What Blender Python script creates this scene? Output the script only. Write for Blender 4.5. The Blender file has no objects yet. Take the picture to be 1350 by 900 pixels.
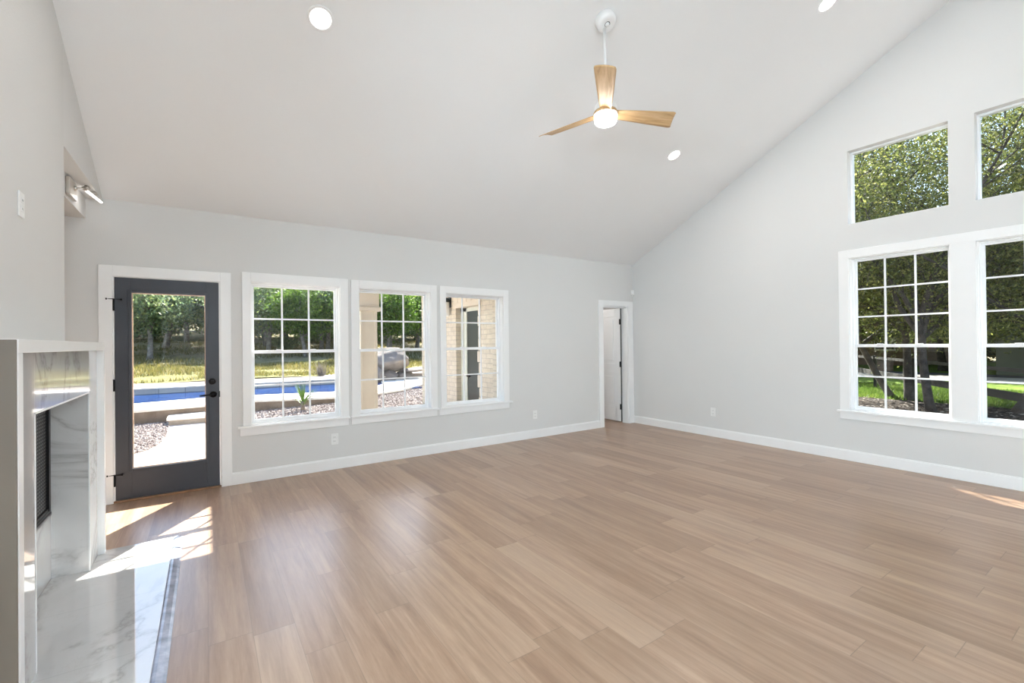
import bpy, bmesh, math, random
import numpy as np
from mathutils import Vector, Matrix
SC = bpy.context.scene
COL = SC.collection
# ------------------------------------------------------------------ camera
CAMH = 1.4034
cam_d = bpy.data.cameras.new('camera'); cam = bpy.data.objects.new('camera', cam_d); COL.objects.link(cam)
R_ = Vector((0.82929187, -0.55871452, -0.01063397)); F_ = Vector((0.55878148, 0.82930153, 0.00471412)); U_ = Vector((0.00618492, -0.00985145, 0.99993235))
M = Matrix(((R_.x, U_.x, -F_.x, 0), (R_.y, U_.y, -F_.y, 0), (R_.z, U_.z, -F_.z, CAMH), (0, 0, 0, 1)))
cam.matrix_world = M
cam_d.sensor_width = 36; cam_d.lens = 598.39 / 1350 * 36
cam_d.clip_start = .02; cam_d.clip_end = 400
SC.camera = cam
# ------------------------------------------------------------------ sky, sun, exposure
SC.view_settings.view_transform = 'Standard'; SC.view_settings.look = 'None'
SC.view_settings.gamma = 1; SC.view_settings.use_curve_mapping = False
SC.view_settings.exposure = 0.62
SC.cycles.use_denoising = True
SC.cycles.max_bounces = 10; SC.cycles.diffuse_bounces = 6; SC.cycles.transparent_max_bounces = 16
SC.cycles.sample_clamp_indirect = 8
SUN = Vector((.62, 1.0, 1.04)).normalized()
W = bpy.data.worlds.new('sky'); SC.world = W; W.use_nodes = True
_n = W.node_tree.nodes; _bg = _n['Background']
_sky = _n.new('ShaderNodeTexSky'); _sky.sky_type = 'NISHITA'; _sky.sun_disc = False
_sky.sun_elevation = math.asin(SUN.z); _sky.sun_rotation = math.atan2(SUN.x, SUN.y)
W.node_tree.links.new(_sky.outputs[0], _bg.inputs[0]); _bg.inputs[1].default_value = .40
_s = bpy.data.lights.new('sun', 'SUN'); _s.energy = 20; _s.angle = math.radians(.55); _s.color = (1, .95, .87)
sun = bpy.data.objects.new('sun', _s); COL.objects.link(sun); sun.rotation_euler = SUN.to_track_quat('Z', 'Y').to_euler()
# powers: added fill globes, fan, downlights, added hall fill, picture light
P_FILL, P_FAN, P_DOWN, P_HALL_FILL, P_PICT = (760, 1500, 800), 2.5, 8, 14, .2
# ------------------------------------------------------------------ room dimensions
D, WX, LX = 5.419, 6.2095, -.765
EAVE, SLOPE, RIDGE, REAR = 2.745, .4967, 1.22, -2.98
def roofz(y): return EAVE + SLOPE * (D - y) if y >= RIDGE else EAVE + SLOPE * (D - RIDGE) - SLOPE * (RIDGE - y)

# ------------------------------------------------------------------ materials
class NT:
    def __init__(s, name):
        s.m = bpy.data.materials.new(name); s.m.use_nodes = True; s.t = s.m.node_tree; s.n = s.t.nodes
        s.b = s.n['Principled BSDF']; s.out = s.n['Material Output']
    def node(s, typ, **kw):
        n = s.n.new(typ)
        for k, v in kw.items(): setattr(n, k, v)
        return n
    def set(s, sock, v):
        if isinstance(v, bpy.types.NodeSocket): s.t.links.new(v, sock)
        elif v is not None: sock.default_value = v
    def math(s, op, a, b=None, c=None):
        n = s.node('ShaderNodeMath', operation=op)
        s.set(n.inputs[0], a)
        if b is not None: s.set(n.inputs[1], b)
        if c is not None: s.set(n.inputs[2], c)
        return n.outputs[0]
    def pos(s, kind='Object'): return s.node('ShaderNodeTexCoord').outputs[kind]
    def xyz(s, v):
        n = s.node('ShaderNodeSeparateXYZ'); s.set(n.inputs[0], v); return n.outputs
    def comb(s, x, y, z=0.0):
        n = s.node('ShaderNodeCombineXYZ'); s.set(n.inputs[0], x); s.set(n.inputs[1], y); s.set(n.inputs[2], z); return n.outputs[0]
    def noise(s, vec, scale, detail=4, rough=.55, dist=0.0):
        n = s.node('ShaderNodeTexNoise'); s.set(n.inputs['Vector'], vec); n.inputs['Scale'].default_value = scale
        n.inputs['Detail'].default_value = detail; n.inputs['Roughness'].default_value = rough; n.inputs['Distortion'].default_value = dist
        return n.outputs['Fac']
    def white(s, vec):
        n = s.node('ShaderNodeTexWhiteNoise', noise_dimensions='3D'); s.set(n.inputs['Vector'], vec); return n.outputs['Value']
    def ramp(s, fac, stops, interp='LINEAR'):
        n = s.node('ShaderNodeValToRGB'); s.set(n.inputs[0], fac); e = n.color_ramp.elements; n.color_ramp.interpolation = interp
        while len(e) < len(stops): e.new(.5)
        for i, (p, c) in enumerate(stops): e[i].position = p; e[i].color = (*c, 1) if len(c) == 3 else c
        return n.outputs[0]
    def mix(s, f, a, b, typ='MIX'):
        n = s.node('ShaderNodeMix', data_type='RGBA', blend_type=typ); s.set(n.inputs[0], f)
        for i, v in ((6, a), (7, b)): s.set(n.inputs[i], (*v, 1) if isinstance(v, tuple) and len(v) == 3 else v)
        return n.outputs[2]
    def bump(s, h, strength=.2, dist=.002):
        n = s.node('ShaderNodeBump'); s.set(n.inputs['Height'], h); n.inputs['Strength'].default_value = strength; n.inputs['Distance'].default_value = dist
        s.set(s.b.inputs['Normal'], n.outputs[0])
    def base(s, c, rough=.5, metal=0, spec=.5):
        s.set(s.b.inputs['Base Color'], (*c, 1) if isinstance(c, tuple) else c); s.set(s.b.inputs['Roughness'], rough)
        s.b.inputs['Metallic'].default_value = metal; s.b.inputs['Specular IOR Level'].default_value = spec
        return s
MAT = {}
def plain(name, c, rough=.5, metal=0, spec=.5, var=.04, scale=6):
    t = NT(name); p = t.pos(); n = t.noise(p, scale, 3)
    lo = tuple(v * (1 - var) for v in c); hi = tuple(min(1, v * (1 + var)) for v in c)
    t.base(t.ramp(n, [(.3, lo), (.7, hi)]), rough, metal, spec); MAT[name] = t.m; return t
def painted(name, c, scale, strength, rough=.75):
    t = NT(name); p = t.pos(); t.base(t.ramp(t.noise(p, 1.2, 2), [(.3, tuple(v * .985 for v in c)), (.7, c)]), rough, 0, .3)
    t.bump(t.noise(p, scale, 3, .6), strength, .003); MAT[name] = t.m
painted('wall_paint', (.705, .70, .69), 130, .22)
painted('breast_paint', (.68, .675, .662), 90, .5)
painted('ceiling_paint', (.83, .83, .835), 150, .12)
plain('trim_white', (.87, .87, .87), .35, var=.01)
plain('vinyl_white', (.89, .90, .91), .3, var=.01)
plain('sash_gap', (.3, .3, .3), .6)
plain('door_charcoal', (.036, .037, .047), .42, var=.06)
plain('black_metal', (.012, .012, .013), .4, .6)
plain('black_screen_frame', (.022, .020, .020), .35, .7)
plain('dark_steel', (.12, .115, .115), .3, .9)
plain('taupe_panel', (.205, .172, .14), .5, var=.05, scale=2)
plain('plate_white', (.83, .83, .82), .3, var=.01)
plain('slot_dark', (.08, .08, .08), .5)
plain('nickel', (.62, .58, .53), .32, .9, var=.05)
plain('fan_white', (.84, .84, .84), .35, var=.01)
plain('threshold_wood', (.24, .12, .06), .45, var=.25, scale=12)
plain('brass_strip', (.55, .36, .25), .4, .4)
plain('molding_slate', (.27, .29, .37), .22, 0, .6, var=.35, scale=14)
plain('interior_door', (.80, .80, .80), .4, var=.01)
plain('firebox_soot', (.02, .019, .018), .9)
plain('porch_trim', (.60, .545, .46), .6, var=.04)
plain('porch_soffit', (.62, .58, .52), .7)
plain('entry_door_dark', (.02, .026, .026), .3)
plain('entry_frame', (.62, .64, .58), .5)
plain('bark', (.16, .14, .125), .9, var=.55, scale=9)
plain('bark_dark', (.055, .045, .038), .9, var=.5, scale=9)
plain('fence_wood', (.022, .019, .017), .8, var=.3, scale=5)
plain('shed_wall', (.128, .144, .108), .8, var=.12, scale=1.5)
plain('roof_shingle', (.10, .09, .085), .9, var=.4, scale=7)
plain('yucca_green', (.104, .192, .032), .5, var=.4, scale=9)
plain('dry_stem', (.204, .174, .144), .9, var=.3, scale=9)
plain('cream_stucco', (.70, .62, .52), .7)

def leafmat(name, stops):
    t = NT(name); p = t.pos('Object'); n = t.noise(p, .9, 3); w = t.white(t.node('ShaderNodeNewGeometry').outputs['Random Per Island'])
    f = t.math('ADD', t.math('MULTIPLY', n, .55), t.math('MULTIPLY', t.node('ShaderNodeNewGeometry').outputs['Random Per Island'], .45))
    c = t.ramp(f, stops); t.base(c, .55, 0, .35)
    tr = t.node('ShaderNodeBsdfTranslucent'); t.set(tr.inputs[0], c); mx = t.node('ShaderNodeMixShader'); mx.inputs[0].default_value = .5
    t.t.links.new(t.b.outputs[0], mx.inputs[1]); t.t.links.new(tr.outputs[0], mx.inputs[2]); t.t.links.new(mx.outputs[0], t.out.inputs[0]); MAT[name] = t.m
leafmat('leaf_wood', [(.25, (.085, .135, .085)), (.5, (.18, .25, .12)), (.75, (.32, .37, .13))])
leafmat('leaf_bright', [(.25, (.037, .081, .012)), (.5, (.099, .186, .025)), (.75, (.211, .310, .050))])
leafmat('leaf_oak', [(.25, (.045, .062, .022)), (.5, (.13, .16, .045)), (.7, (.28, .29, .08)), (.85, (.40, .34, .13))])
leafmat('grass_blade', [(.25, (.062, .068, .019)), (.5, (.149, .136, .034)), (.75, (.248, .192, .074))])
leafmat('lawn_blade', [(.25, (.043, .087, .012)), (.5, (.093, .161, .022)), (.75, (.167, .223, .043))])

def mk_floor():
    t = NT('floor_planks'); o = t.xyz(t.pos()); w, L = .182, 1.25
    u = t.math('DIVIDE', o[0], w); row = t.math('FLOOR', u)
    r = t.white(t.comb(row, 3.7, 0)); v = t.math('ADD', t.math('DIVIDE', o[1], L), t.math('MULTIPLY', r, 7.31)); pid = t.math('FLOOR', v)
    tone = t.white(t.comb(row, pid, 1.0)); tone2 = t.white(t.comb(row, pid, 9.0))
    g = t.comb(t.math('ADD', t.math('MULTIPLY', o[0], 1), t.math('MULTIPLY', tone, 13)), t.math('ADD', t.math('MULTIPLY', o[1], .075), t.math('MULTIPLY', tone2, 5)), 0)
    n1 = t.noise(g, 24, 6, .64, .5); n2 = t.noise(g, 95, 4, .65); n3 = t.noise(t.comb(o[0], t.math('MULTIPLY', o[1], .4), tone), 2.6, 3, .5)
    g2 = t.comb(t.math('ADD', o[0], t.math('MULTIPLY', tone2, 9)), t.math('ADD', t.math('MULTIPLY', o[1], .03), tone), 0); n4 = t.noise(g2, 17, 3, .5, .2)
    f = t.math('ADD', t.math('ADD', t.math('MULTIPLY', n1, .40), t.math('MULTIPLY', n4, .34)), t.math('ADD', t.math('MULTIPLY', n2, .16), t.math('MULTIPLY', n3, .12)))
    c = t.ramp(f, [(.34, (.195, .105, .061)), (.50, (.335, .207, .131)), (.66, (.47, .32, .215))])
    c = t.mix(t.math('MULTIPLY', t.math('ABSOLUTE', t.math('SUBTRACT', tone, .5)), .62), c, t.mix(t.math('GREATER_THAN', tone, .5), (.22, .135, .08), (.57, .43, .31)))
    fu = t.math('FRACT', u); fv = t.math('FRACT', v)
    e1 = t.math('LESS_THAN', t.math('MINIMUM', fu, t.math('SUBTRACT', 1, fu)), .007)
    e2 = t.math('LESS_THAN', t.math('MINIMUM', fv, t.math('SUBTRACT', 1, fv)), .0013)
    e = t.math('MAXIMUM', t.math('MULTIPLY', e1, .45), t.math('MULTIPLY', e2, .6))
    c = t.mix(e, c, (.13, .085, .06))
    t.base(c, t.math('ADD', t.math('MULTIPLY', n1, .12), .27), 0, 1.0)
    t.bump(t.math('SUBTRACT', n1, t.math('MULTIPLY', e, 1.0)), .10, .0015); MAT['floor_planks'] = t.m
mk_floor()
def mk_marble(name, rough, scale=1.0, base=(.80, .795, .79), joints=True):
    t = NT(name); p = t.pos(); mp = t.node('ShaderNodeMapping'); t.set(mp.inputs[0], p); mp.inputs['Rotation'].default_value = (.5, .35, .6); mp.inputs['Scale'].default_value = (scale,) * 3
    n = t.noise(mp.outputs[0], .8, 7, .58, .8); v = t.math('ABSOLUTE', t.math('SUBTRACT', n, .5))
    n2 = t.noise(mp.outputs[0], 1.9, 5, .6, 1.2); v2 = t.math('ABSOLUTE', t.math('SUBTRACT', n2, .47))
    cl = t.noise(mp.outputs[0], 2.1, 4, .5, .4)
    c = t.ramp(cl, [(.35, tuple(b * .92 for b in base)), (.6, base)])
    c = t.mix(t.ramp(v, [(0, (.65, .65, .65)), (.008, (.30, .30, .30)), (.03, (0, 0, 0))]), c, (.36, .34, .33))
    c = t.mix(t.ramp(v2, [(0, (.16, .16, .16)), (.010, (0, 0, 0))]), c, (.45, .42, .40))
    if joints:
        o = t.xyz(p); jy = t.math('LESS_THAN', t.math('ABSOLUTE', t.math('SUBTRACT', t.math('FRACT', t.math('DIVIDE', t.math('ADD', o[1], .05), .61)), .5)), .003)
        c = t.mix(t.math('MULTIPLY', jy, .5), c, (.4, .4, .4))
    t.base(c, rough, 0, 1.0); MAT[name] = t.m
mk_marble('marble_hearth', .03, 1.0, (.62, .615, .61)); mk_marble('marble_wall', .05, 1.3, (.68, .665, .655), False)
def mk_wood(name, c0, c1, c2, axis=0):
    t = NT(name); o = t.xyz(t.pos()); g = t.comb(t.math('MULTIPLY', o[0], .12 if axis == 0 else 1), t.math('MULTIPLY', o[1], 1 if axis == 0 else .12), o[2])
    n = t.noise(g, 28, 5, .6, .7); t.base(t.ramp(n, [(.3, c0), (.5, c1), (.7, c2)]), .42, 0, .4); MAT[name] = t.m
mk_wood('blade_oak', (.40, .24, .11), (.56, .37, .19), (.66, .46, .26))
def mk_brick(name, axes, cols, bw=.21, bh=.078, mortar=(.44, .40, .36), ms=.006):
    t = NT(name); o = t.xyz(t.pos()); b = t.node('ShaderNodeTexBrick'); t.set(b.inputs['Vector'], t.comb(o[axes[0]], o[axes[1]], 0))
    b.inputs['Scale'].default_value = 1; b.inputs['Brick Width'].default_value = bw; b.inputs['Row Height'].default_value = bh
    b.inputs['Mortar Size'].default_value = ms; b.inputs['Mortar Smooth'].default_value = .3
    for k, v in (('Color1', cols[0]), ('Color2', cols[1]), ('Mortar', mortar)): b.inputs[k].default_value = (*v, 1)
    n = t.noise(t.pos(), 14, 4); c = t.mix(.35, b.outputs[0], t.ramp(n, [(.3, tuple(v * .7 for v in cols[0])), (.7, cols[1])]))
    t.base(c, .85, 0, .2); t.bump(t.math('ADD', t.math('MULTIPLY', n, .5), t.math('SUBTRACT', 1, b.outputs['Fac'])), .6, .01); MAT[name] = t.m
mk_brick('brick_wing', (1, 2), ((.62, .54, .44), (.74, .66, .55)))
mk_brick('brick_back', (0, 2), ((.62, .54, .44), (.74, .66, .55)))
mk_brick('brick_red', (1, 2), ((.19, .125, .095), (.27, .19, .15)), mortar=(.3, .27, .25))
def mk_ground(name, stops, scale, stops2=None, scale2=60, bump=.5):
    t = NT(name); p = t.pos(); c = t.ramp(t.noise(p, scale, 5, .65, .3), stops)
    n2 = t.noise(p, scale2, 4, .7)
    if stops2: c = t.mix(.55, c, t.ramp(n2, stops2))
    t.base(c, .9, 0, .15); t.bump(n2, bump, .02); MAT[name] = t.m
mk_ground('patio_concrete', [(.3, (.66, .58, .53)), (.7, (.76, .70, .66))], 1.4, bump=.15)
mk_ground('coping_stone', [(.3, (.60, .54, .47)), (.7, (.80, .76, .70))], 3, bump=.3)
mk_ground('ledge_stone', [(.3, (.155, .118, .087)), (.7, (.260, .205, .161))], 4, bump=.6)
mk_ground('step_stone', [(.3, (.248, .211, .167)), (.7, (.360, .310, .260))], 5, bump=.5)
mk_ground('boulder_stone', [(.3, (.165, .143, .127)), (.55, (.253, .220, .198)), (.75, (.308, .231, .154))], 1.6, bump=.9)
mk_ground('hill_ground', [(.34, (.07, .07, .03)), (.45, (.21, .18, .09)), (.56, (.40, .32, .20)), (.66, (.19, .18, .07))], .55, [(.3, (.06, .06, .03)), (.7, (.36, .30, .17))], 3.0)
mk_ground('meadow_ground', [(.35, (.068, .081, .019)), (.5, (.167, .155, .037)), (.65, (.248, .192, .081))], .7, [(.3, (.056, .062, .012)), (.7, (.223, .198, .068))], 9)
mk_ground('lawn_ground', [(.35, (.054, .108, .012)), (.65, (.144, .228, .030))], 1.4, [(.3, (.048, .090, .009)), (.7, (.180, .252, .036))], 14)
mk_ground('mulch_ground', [(.35, (.02, .016, .013)), (.65, (.055, .042, .033))], 2.2, [(.35, (.010, .009, .007)), (.58, (.06, .046, .037)), (.74, (.30, .26, .23))], 26)
mk_ground('gravel_ground', [(.3, (.210, .175, .160)), (.7, (.300, .260, .240))], 30, [(.3, (.110, .090, .080)), (.7, (.350, .310, .290))], 75, .9)
mk_ground('driveway_concrete', [(.3, (.385, .364, .336)), (.7, (.476, .448, .420))], 1.0, bump=.1)
mk_ground('asphalt', [(.3, (.07, .07, .075)), (.7, (.12, .12, .125))], 2.0, bump=.2)
def mk_stone(name):
    t = NT(name); r = t.node('ShaderNodeNewGeometry').outputs['Random Per Island']
    t.base(t.ramp(r, [(0, (.08, .055, .05)), (.3, (.18, .142, .13)), (.6, (.25, .205, .185)), (1, (.38, .34, .32))]), .85, 0, .2); MAT[name] = t.m
mk_stone('gravel_stone')
def mk_chip(name):
    t = NT(name); r = t.node('ShaderNodeNewGeometry').outputs['Random Per Island']
    t.base(t.ramp(r, [(0, (.015, .012, .01)), (.55, (.05, .04, .03)), (.85, (.12, .095, .075)), (1, (.45, .40, .35))]), .9, 0, .2); MAT[name] = t.m
mk_chip('mulch_chip')
def mk_glass():
    t = NT('window_glass'); tr = t.node('ShaderNodeBsdfTransparent'); tr.inputs[0].default_value = (.97, .985, .98, 1)
    gl = t.node('ShaderNodeBsdfGlossy'); gl.inputs['Roughness'].default_value = 0
    lw = t.node('ShaderNodeLayerWeight'); fr = t.math('ADD', .022, t.math('MULTIPLY', .9, t.math('POWER', lw.outputs['Facing'], 5.0))); mx = t.node('ShaderNodeMixShader')
    t.t.links.new(fr, mx.inputs[0]); t.t.links.new(tr.outputs[0], mx.inputs[1]); t.t.links.new(gl.outputs[0], mx.inputs[2]); t.t.links.new(mx.outputs[0], t.out.inputs[0]); MAT['window_glass'] = t.m
mk_glass()
def mk_emit(name, c, s):
    t = NT(name); e = t.node('ShaderNodeEmission'); e.inputs[0].default_value = (*c, 1); e.inputs[1].default_value = s
    t.t.links.new(e.outputs[0], t.out.inputs[0]); MAT[name] = t.m
mk_emit('lamp_lens', (1, .965, .90), 3.2); mk_emit('fan_lens', (1, .97, .92), 10); mk_emit('tube_lens', (1, .97, .93), 1.5); mk_emit('fill_globe_glow', (1, .97, .94), 6)  # the last one is the glow of the added fill globes
def mk_water():
    t = NT('pool_water'); p = t.pos(); t.base(t.ramp(t.noise(p, 1.5, 3), [(.3, (.004, .022, .095)), (.7, (.008, .036, .135))]), .12, 0, .04); t.bump(t.noise(p, 5, 3), .12, .02); MAT['pool_water'] = t.m
mk_water()
def mk_tile():
    t = NT('pool_tile'); o = t.xyz(t.pos()); b = t.node('ShaderNodeTexBrick'); t.set(b.inputs['Vector'], t.comb(o[0], o[2], 0))
    b.inputs['Scale'].default_value = 1; b.inputs['Brick Width'].default_value = .6; b.inputs['Row Height'].default_value = .16; b.inputs['Mortar Size'].default_value = .012
    for k, v in (('Color1', (.30, .33, .36)), ('Color2', (.42, .44, .45)), ('Mortar', (.18, .2, .22))): b.inputs[k].default_value = (*v, 1)
    t.base(b.outputs[0], .6); MAT['pool_tile'] = t.m
mk_tile()
def mk_screen():
    t = NT('fire_screen'); o = t.xyz(t.pos()); k = .02
    a = t.math('SUBTRACT', t.math('FRACT', t.math('DIVIDE', o[1], k * 1.6)), .5); b = t.math('SUBTRACT', t.math('FRACT', t.math('DIVIDE', o[2], k)), .5)
    d = t.math('SQRT', t.math('ADD', t.math('MULTIPLY', a, a), t.math('MULTIPLY', b, b)))
    t.base(t.mix(t.math('LESS_THAN', d, .27), (.008, .008, .009), (.22, .22, .22)), .5, .3); MAT['fire_screen'] = t.m
mk_screen()

# ------------------------------------------------------------------ mesh helpers
class MB:
    def __init__(s): s.v = []; s.f = []; s.sm = []
    def add(s, vs, fs, smooth=False):
        o = len(s.v); s.v += [tuple(v) for v in vs]; s.f += [tuple(i + o for i in f) for f in fs]; s.sm += [smooth] * len(fs); return s
    def box(s, x0, x1, y0, y1, z0, z1, bev=0.0, P=None):
        if bev > 0:
            b = bmesh.new(); bmesh.ops.create_cube(b, size=1)
            for v in b.verts: v.co = Vector(((x0 + x1) / 2 + v.co.x * (x1 - x0), (y0 + y1) / 2 + v.co.y * (y1 - y0), (z0 + z1) / 2 + v.co.z * (z1 - z0)))
            bmesh.ops.bevel(b, geom=b.edges[:], offset=bev, segments=2, profile=.5, affect='EDGES')
            b.verts.index_update(); vs = [tuple(v.co) for v in b.verts]; fs = [tuple(v.index for v in f.verts) for f in b.faces]; b.free()
        else:
            vs = [(x, y, z) for x in (x0, x1) for y in (y0, y1) for z in (z0, z1)]
            fs = [(0, 1, 3, 2), (4, 6, 7, 5), (0, 4, 5, 1), (2, 3, 7, 6), (0, 2, 6, 4), (1, 5, 7, 3)]
        if P: vs = [P(*v) for v in vs]
        return s.add(vs, fs)
    def tube(s, pts, rad, n=10, caps=True, smooth=True):
        pts = [Vector(p) for p in pts]; rad = rad if hasattr(rad, '__len__') else [rad] * len(pts)
        vs = []; fs = []; up = Vector((0, 0, 1)); prev = None
        for i, p in enumerate(pts):
            d = (pts[min(i + 1, len(pts) - 1)] - pts[max(i - 1, 0)]).normalized()
            a = prev - d * prev.dot(d) if prev else d.cross(up if abs(d.z) < .9 else Vector((1, 0, 0)))
            if a.length < 1e-6: a = d.orthogonal()
            a.normalize(); prev = a; b = d.cross(a)
            vs += [p + (a * math.cos(2 * math.pi * k / n) + b * math.sin(2 * math.pi * k / n)) * rad[i] for k in range(n)]
        for i in range(len(pts) - 1):
            for k in range(n): k2 = (k + 1) % n; fs.append((i * n + k, i * n + k2, (i + 1) * n + k2, (i + 1) * n + k))
        s.add(vs, fs, smooth)
        if caps: s.add(vs[:n], [tuple(range(n))[::-1]]); s.add(vs[-n:], [tuple(range(n))])
        return s
    def lathe(s, prof, center=(0, 0, 0), axis=(0, 0, 1), n=32, smooth=True):
        ax = Vector(axis).normalized(); a = ax.orthogonal().normalized(); b = ax.cross(a); c = Vector(center); vs = []; fs = []
        for r, h in prof: vs += [c + ax * h + (a * math.cos(2 * math.pi * k / n) + b * math.sin(2 * math.pi * k / n)) * max(r, 1e-5) for k in range(n)]
        for i in range(len(prof) - 1):
            for k in range(n): k2 = (k + 1) % n; fs.append((i * n + k, i * n + k2, (i + 1) * n + k2, (i + 1) * n + k))
        return s.add(vs, fs, smooth)
    def build(s, name, mat, parent=None, loc=None):
        me = bpy.data.meshes.new(name); vs = s.v; L = Vector(loc) if loc is not None else None
        if parent is not None and L is None: L = WLOC.get(parent.name, Vector((0, 0, 0))); rel = True
        else: rel = False
        if L is None: L = Vector((0, 0, 0))
        # mesh data are kept in world axes: objects stay at the origin of their parent's base
        me.from_pydata([(v[0] - L[0], v[1] - L[1], v[2] - L[2]) for v in vs], [], s.f); me.validate()
        me.polygons.foreach_set('use_smooth', s.sm[:len(me.polygons)] + [False] * max(0, len(me.polygons) - len(s.sm)))
        b = bmesh.new(); b.from_mesh(me); bmesh.ops.remove_doubles(b, verts=b.verts, dist=1e-5) if len(b.verts) < 40000 else None
        bmesh.ops.recalc_face_normals(b, faces=b.faces) if len(b.faces) < 40000 else None
        b.to_mesh(me); b.free()
        me.materials.append(MAT[mat]); o = bpy.data.objects.new(name, me); COL.objects.link(o)
        if parent is not None: o.parent = parent; WLOC[o.name] = L
        else: o.location = L; WLOC[o.name] = L
        return o
WLOC = {}
def tag(o, label=None, cat=None, group=None, kind=None):
    if label: o['label'] = label
    if cat: o['category'] = cat
    if group: o['group'] = group
    if kind: o['kind'] = kind
    return o
def thing(name, label, cat, loc=(0, 0, 0), group=None, kind=None):
    o = bpy.data.objects.new(name, None); o.empty_display_size = .1; COL.objects.link(o); o.location = loc; WLOC[o.name] = Vector(loc)
    return tag(o, label, cat, group, kind)
def raw_mesh(name, verts, faces, mat, parent=None, smooth=False, k=4):
    me = bpy.data.meshes.new(name); nv, nf = len(verts), len(faces)
    me.vertices.add(nv); me.vertices.foreach_set('co', np.asarray(verts, np.float32).ravel())
    me.loops.add(nf * k); me.loops.foreach_set('vertex_index', np.asarray(faces, np.int32).ravel())
    me.polygons.add(nf); me.polygons.foreach_set('loop_start', np.arange(0, nf * k, k, dtype=np.int32))
    me.polygons.foreach_set('use_smooth', [smooth] * nf); me.update(calc_edges=True); me.validate()
    me.materials.append(MAT[mat]); o = bpy.data.objects.new(name, me); COL.objects.link(o)
    if parent is not None: o.parent = parent
    return o

# wall sheet with rectangular openings: u along, z up, d through the wall
def wall(name, P, u0, u1, top, holes, thick, mat, label, z0=0.0, extra=(), parent=None):
    us = sorted(set([u0, u1] + [h[i] for h in holes for i in (0, 1)] + [e for e in extra if u0 < e < u1])); mb = MB()
    for a, b in zip(us[:-1], us[1:]):
        mid = (a + b) / 2; hs = sorted([h for h in holes if h[0] <= mid <= h[1]], key=lambda h: h[2]); lo = z0; iv = []
        for h in hs:
            if h[2] > lo + 1e-6: iv.append((lo, lo, h[2], h[2]))
            lo = h[3]
        iv.append((lo, lo, top(a), top(b)))
        for l0, l1, t0, t1 in iv:
            for d in (0, thick): mb.add([P(a, d, l0), P(b, d, l1), P(b, d, t1), P(a, d, t0)], [(0, 1, 2, 3)])
            mb.add([P(a, 0, t0), P(b, 0, t1), P(b, thick, t1), P(a, thick, t0)], [(0, 1, 2, 3)])
            mb.add([P(a, 0, l0), P(b, 0, l1), P(b, thick, l1), P(a, thick, l0)], [(0, 1, 2, 3)])
    for h in holes:
        for u in h[:2]: mb.add([P(u, 0, h[2]), P(u, thick, h[2]), P(u, thick, h[3]), P(u, 0, h[3])], [(0, 1, 2, 3)])
    for u in (u0, u1): mb.add([P(u, 0, z0), P(u, thick, z0), P(u, thick, top(u)), P(u, 0, top(u))], [(0, 1, 2, 3)])
    o = mb.build(name, mat, parent)
    if parent is None: tag(o, label, 'wall', kind='structure')
    return o
PB = lambda u, d, z: (u, D + d, z)          # back wall
PR = lambda u, d, z: (WX + d, u, z)         # right wall
PREAR = lambda u, d, z: (u, REAR - d, z)
PL = lambda u, d, z: (LX - d, u, z)

# ------------------------------------------------------------------ shell
BW = [(.384, 1.275), (1.488, 2.392), (2.606, 3.501)]; BZ = (.585, 2.073)
DOOR = (-.700, .119, 0, 2.052); HALL = (5.475, 6.075, 0, 2.025)
RW = [(1.318, 2.184), (.262, 1.128)]; RZ = (.585, 2.352); UZ = (2.75, 3.60)
flat = lambda z: (lambda u: z)
wall('wall_back', PB, -2.3, WX, flat(EAVE + .05), [DOOR, HALL] + [(a, b, *BZ) for a, b in BW], .13, 'wall_paint', 'long light grey wall with the charcoal glass door and three windows')
wall('wall_exterior', lambda u, d, z: (u, D + .13 + d, z), -5, 3.75, flat(2.9), [(-.74, .16, -.35, 2.09)] + [(a - .005, b + .005, .575, 2.085) for a, b in BW], .17, 'brick_back', 'pale brick outer skin of the window wall', z0=-.35)
wall('wall_right', PR, REAR, D, roofz, [(a, b, *RZ) for a, b in RW] + [(a, b, *UZ) for a, b in RW], .16, 'wall_paint', 'tall gabled light grey wall with four windows in two rows', extra=(RIDGE,))
REARW = []
wall('wall_rear', PREAR, LX - .6, WX, flat(roofz(REAR)), REARW, .16, 'wall_paint', 'plain grey wall behind the viewer')
mb = MB()
FH = (2.70, 3.90, 0, 1.20); KO = (-2.6, 1.7, 0, 2.6)  # second opening is added so the annex lamps light the room
wall('wall_left', PL, REAR, 4.09, roofz, [FH, KO], .112, 'breast_paint', 'rough plastered light grey fireplace wall on the left', extra=(RIDGE,))
# header over the recess, carried on to the window wall, and the deeper lintel behind it
h = MB(); h.add([PL(4.09, 0, 2.73), PL(D, 0, 2.73), PL(D, 0, roofz(D)), PL(4.09, 0, roofz(4.09))], [(0, 1, 2, 3)])
h.add([PL(4.09, .112, 2.73), PL(D, .112, 2.73), PL(D, .112, roofz(D)), PL(4.09, .112, roofz(4.09))], [(0, 1, 2, 3)])
h.add([PL(4.09, 0, 2.73), PL(D, 0, 2.73), PL(D, .112, 2.73), PL(4.09, .112, 2.73)], [(0, 1, 2, 3)])
tag(h.build('wall_header', 'wall_paint'), 'flush grey header above the recess left of the charcoal door', 'wall', kind='structure')
h = MB(); h.box(-2.3, LX - .112, 4.09, D, 2.55, 3.4)
tag(h.build('wall_lintel', 'wall_paint'), 'deeper pale lintel under the header carrying the picture light', 'wall', kind='structure')
h = MB(); h.box(-2.3, LX - .112, 4.0, 4.09, 0, 3.5); h.box(-2.4, -2.3, 4.0, D + .13, 0, 2.6)
tag(h.build('wall_recess', 'wall_paint'), 'side walls closing the recess beside the fireplace', 'wall', kind='structure')
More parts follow.
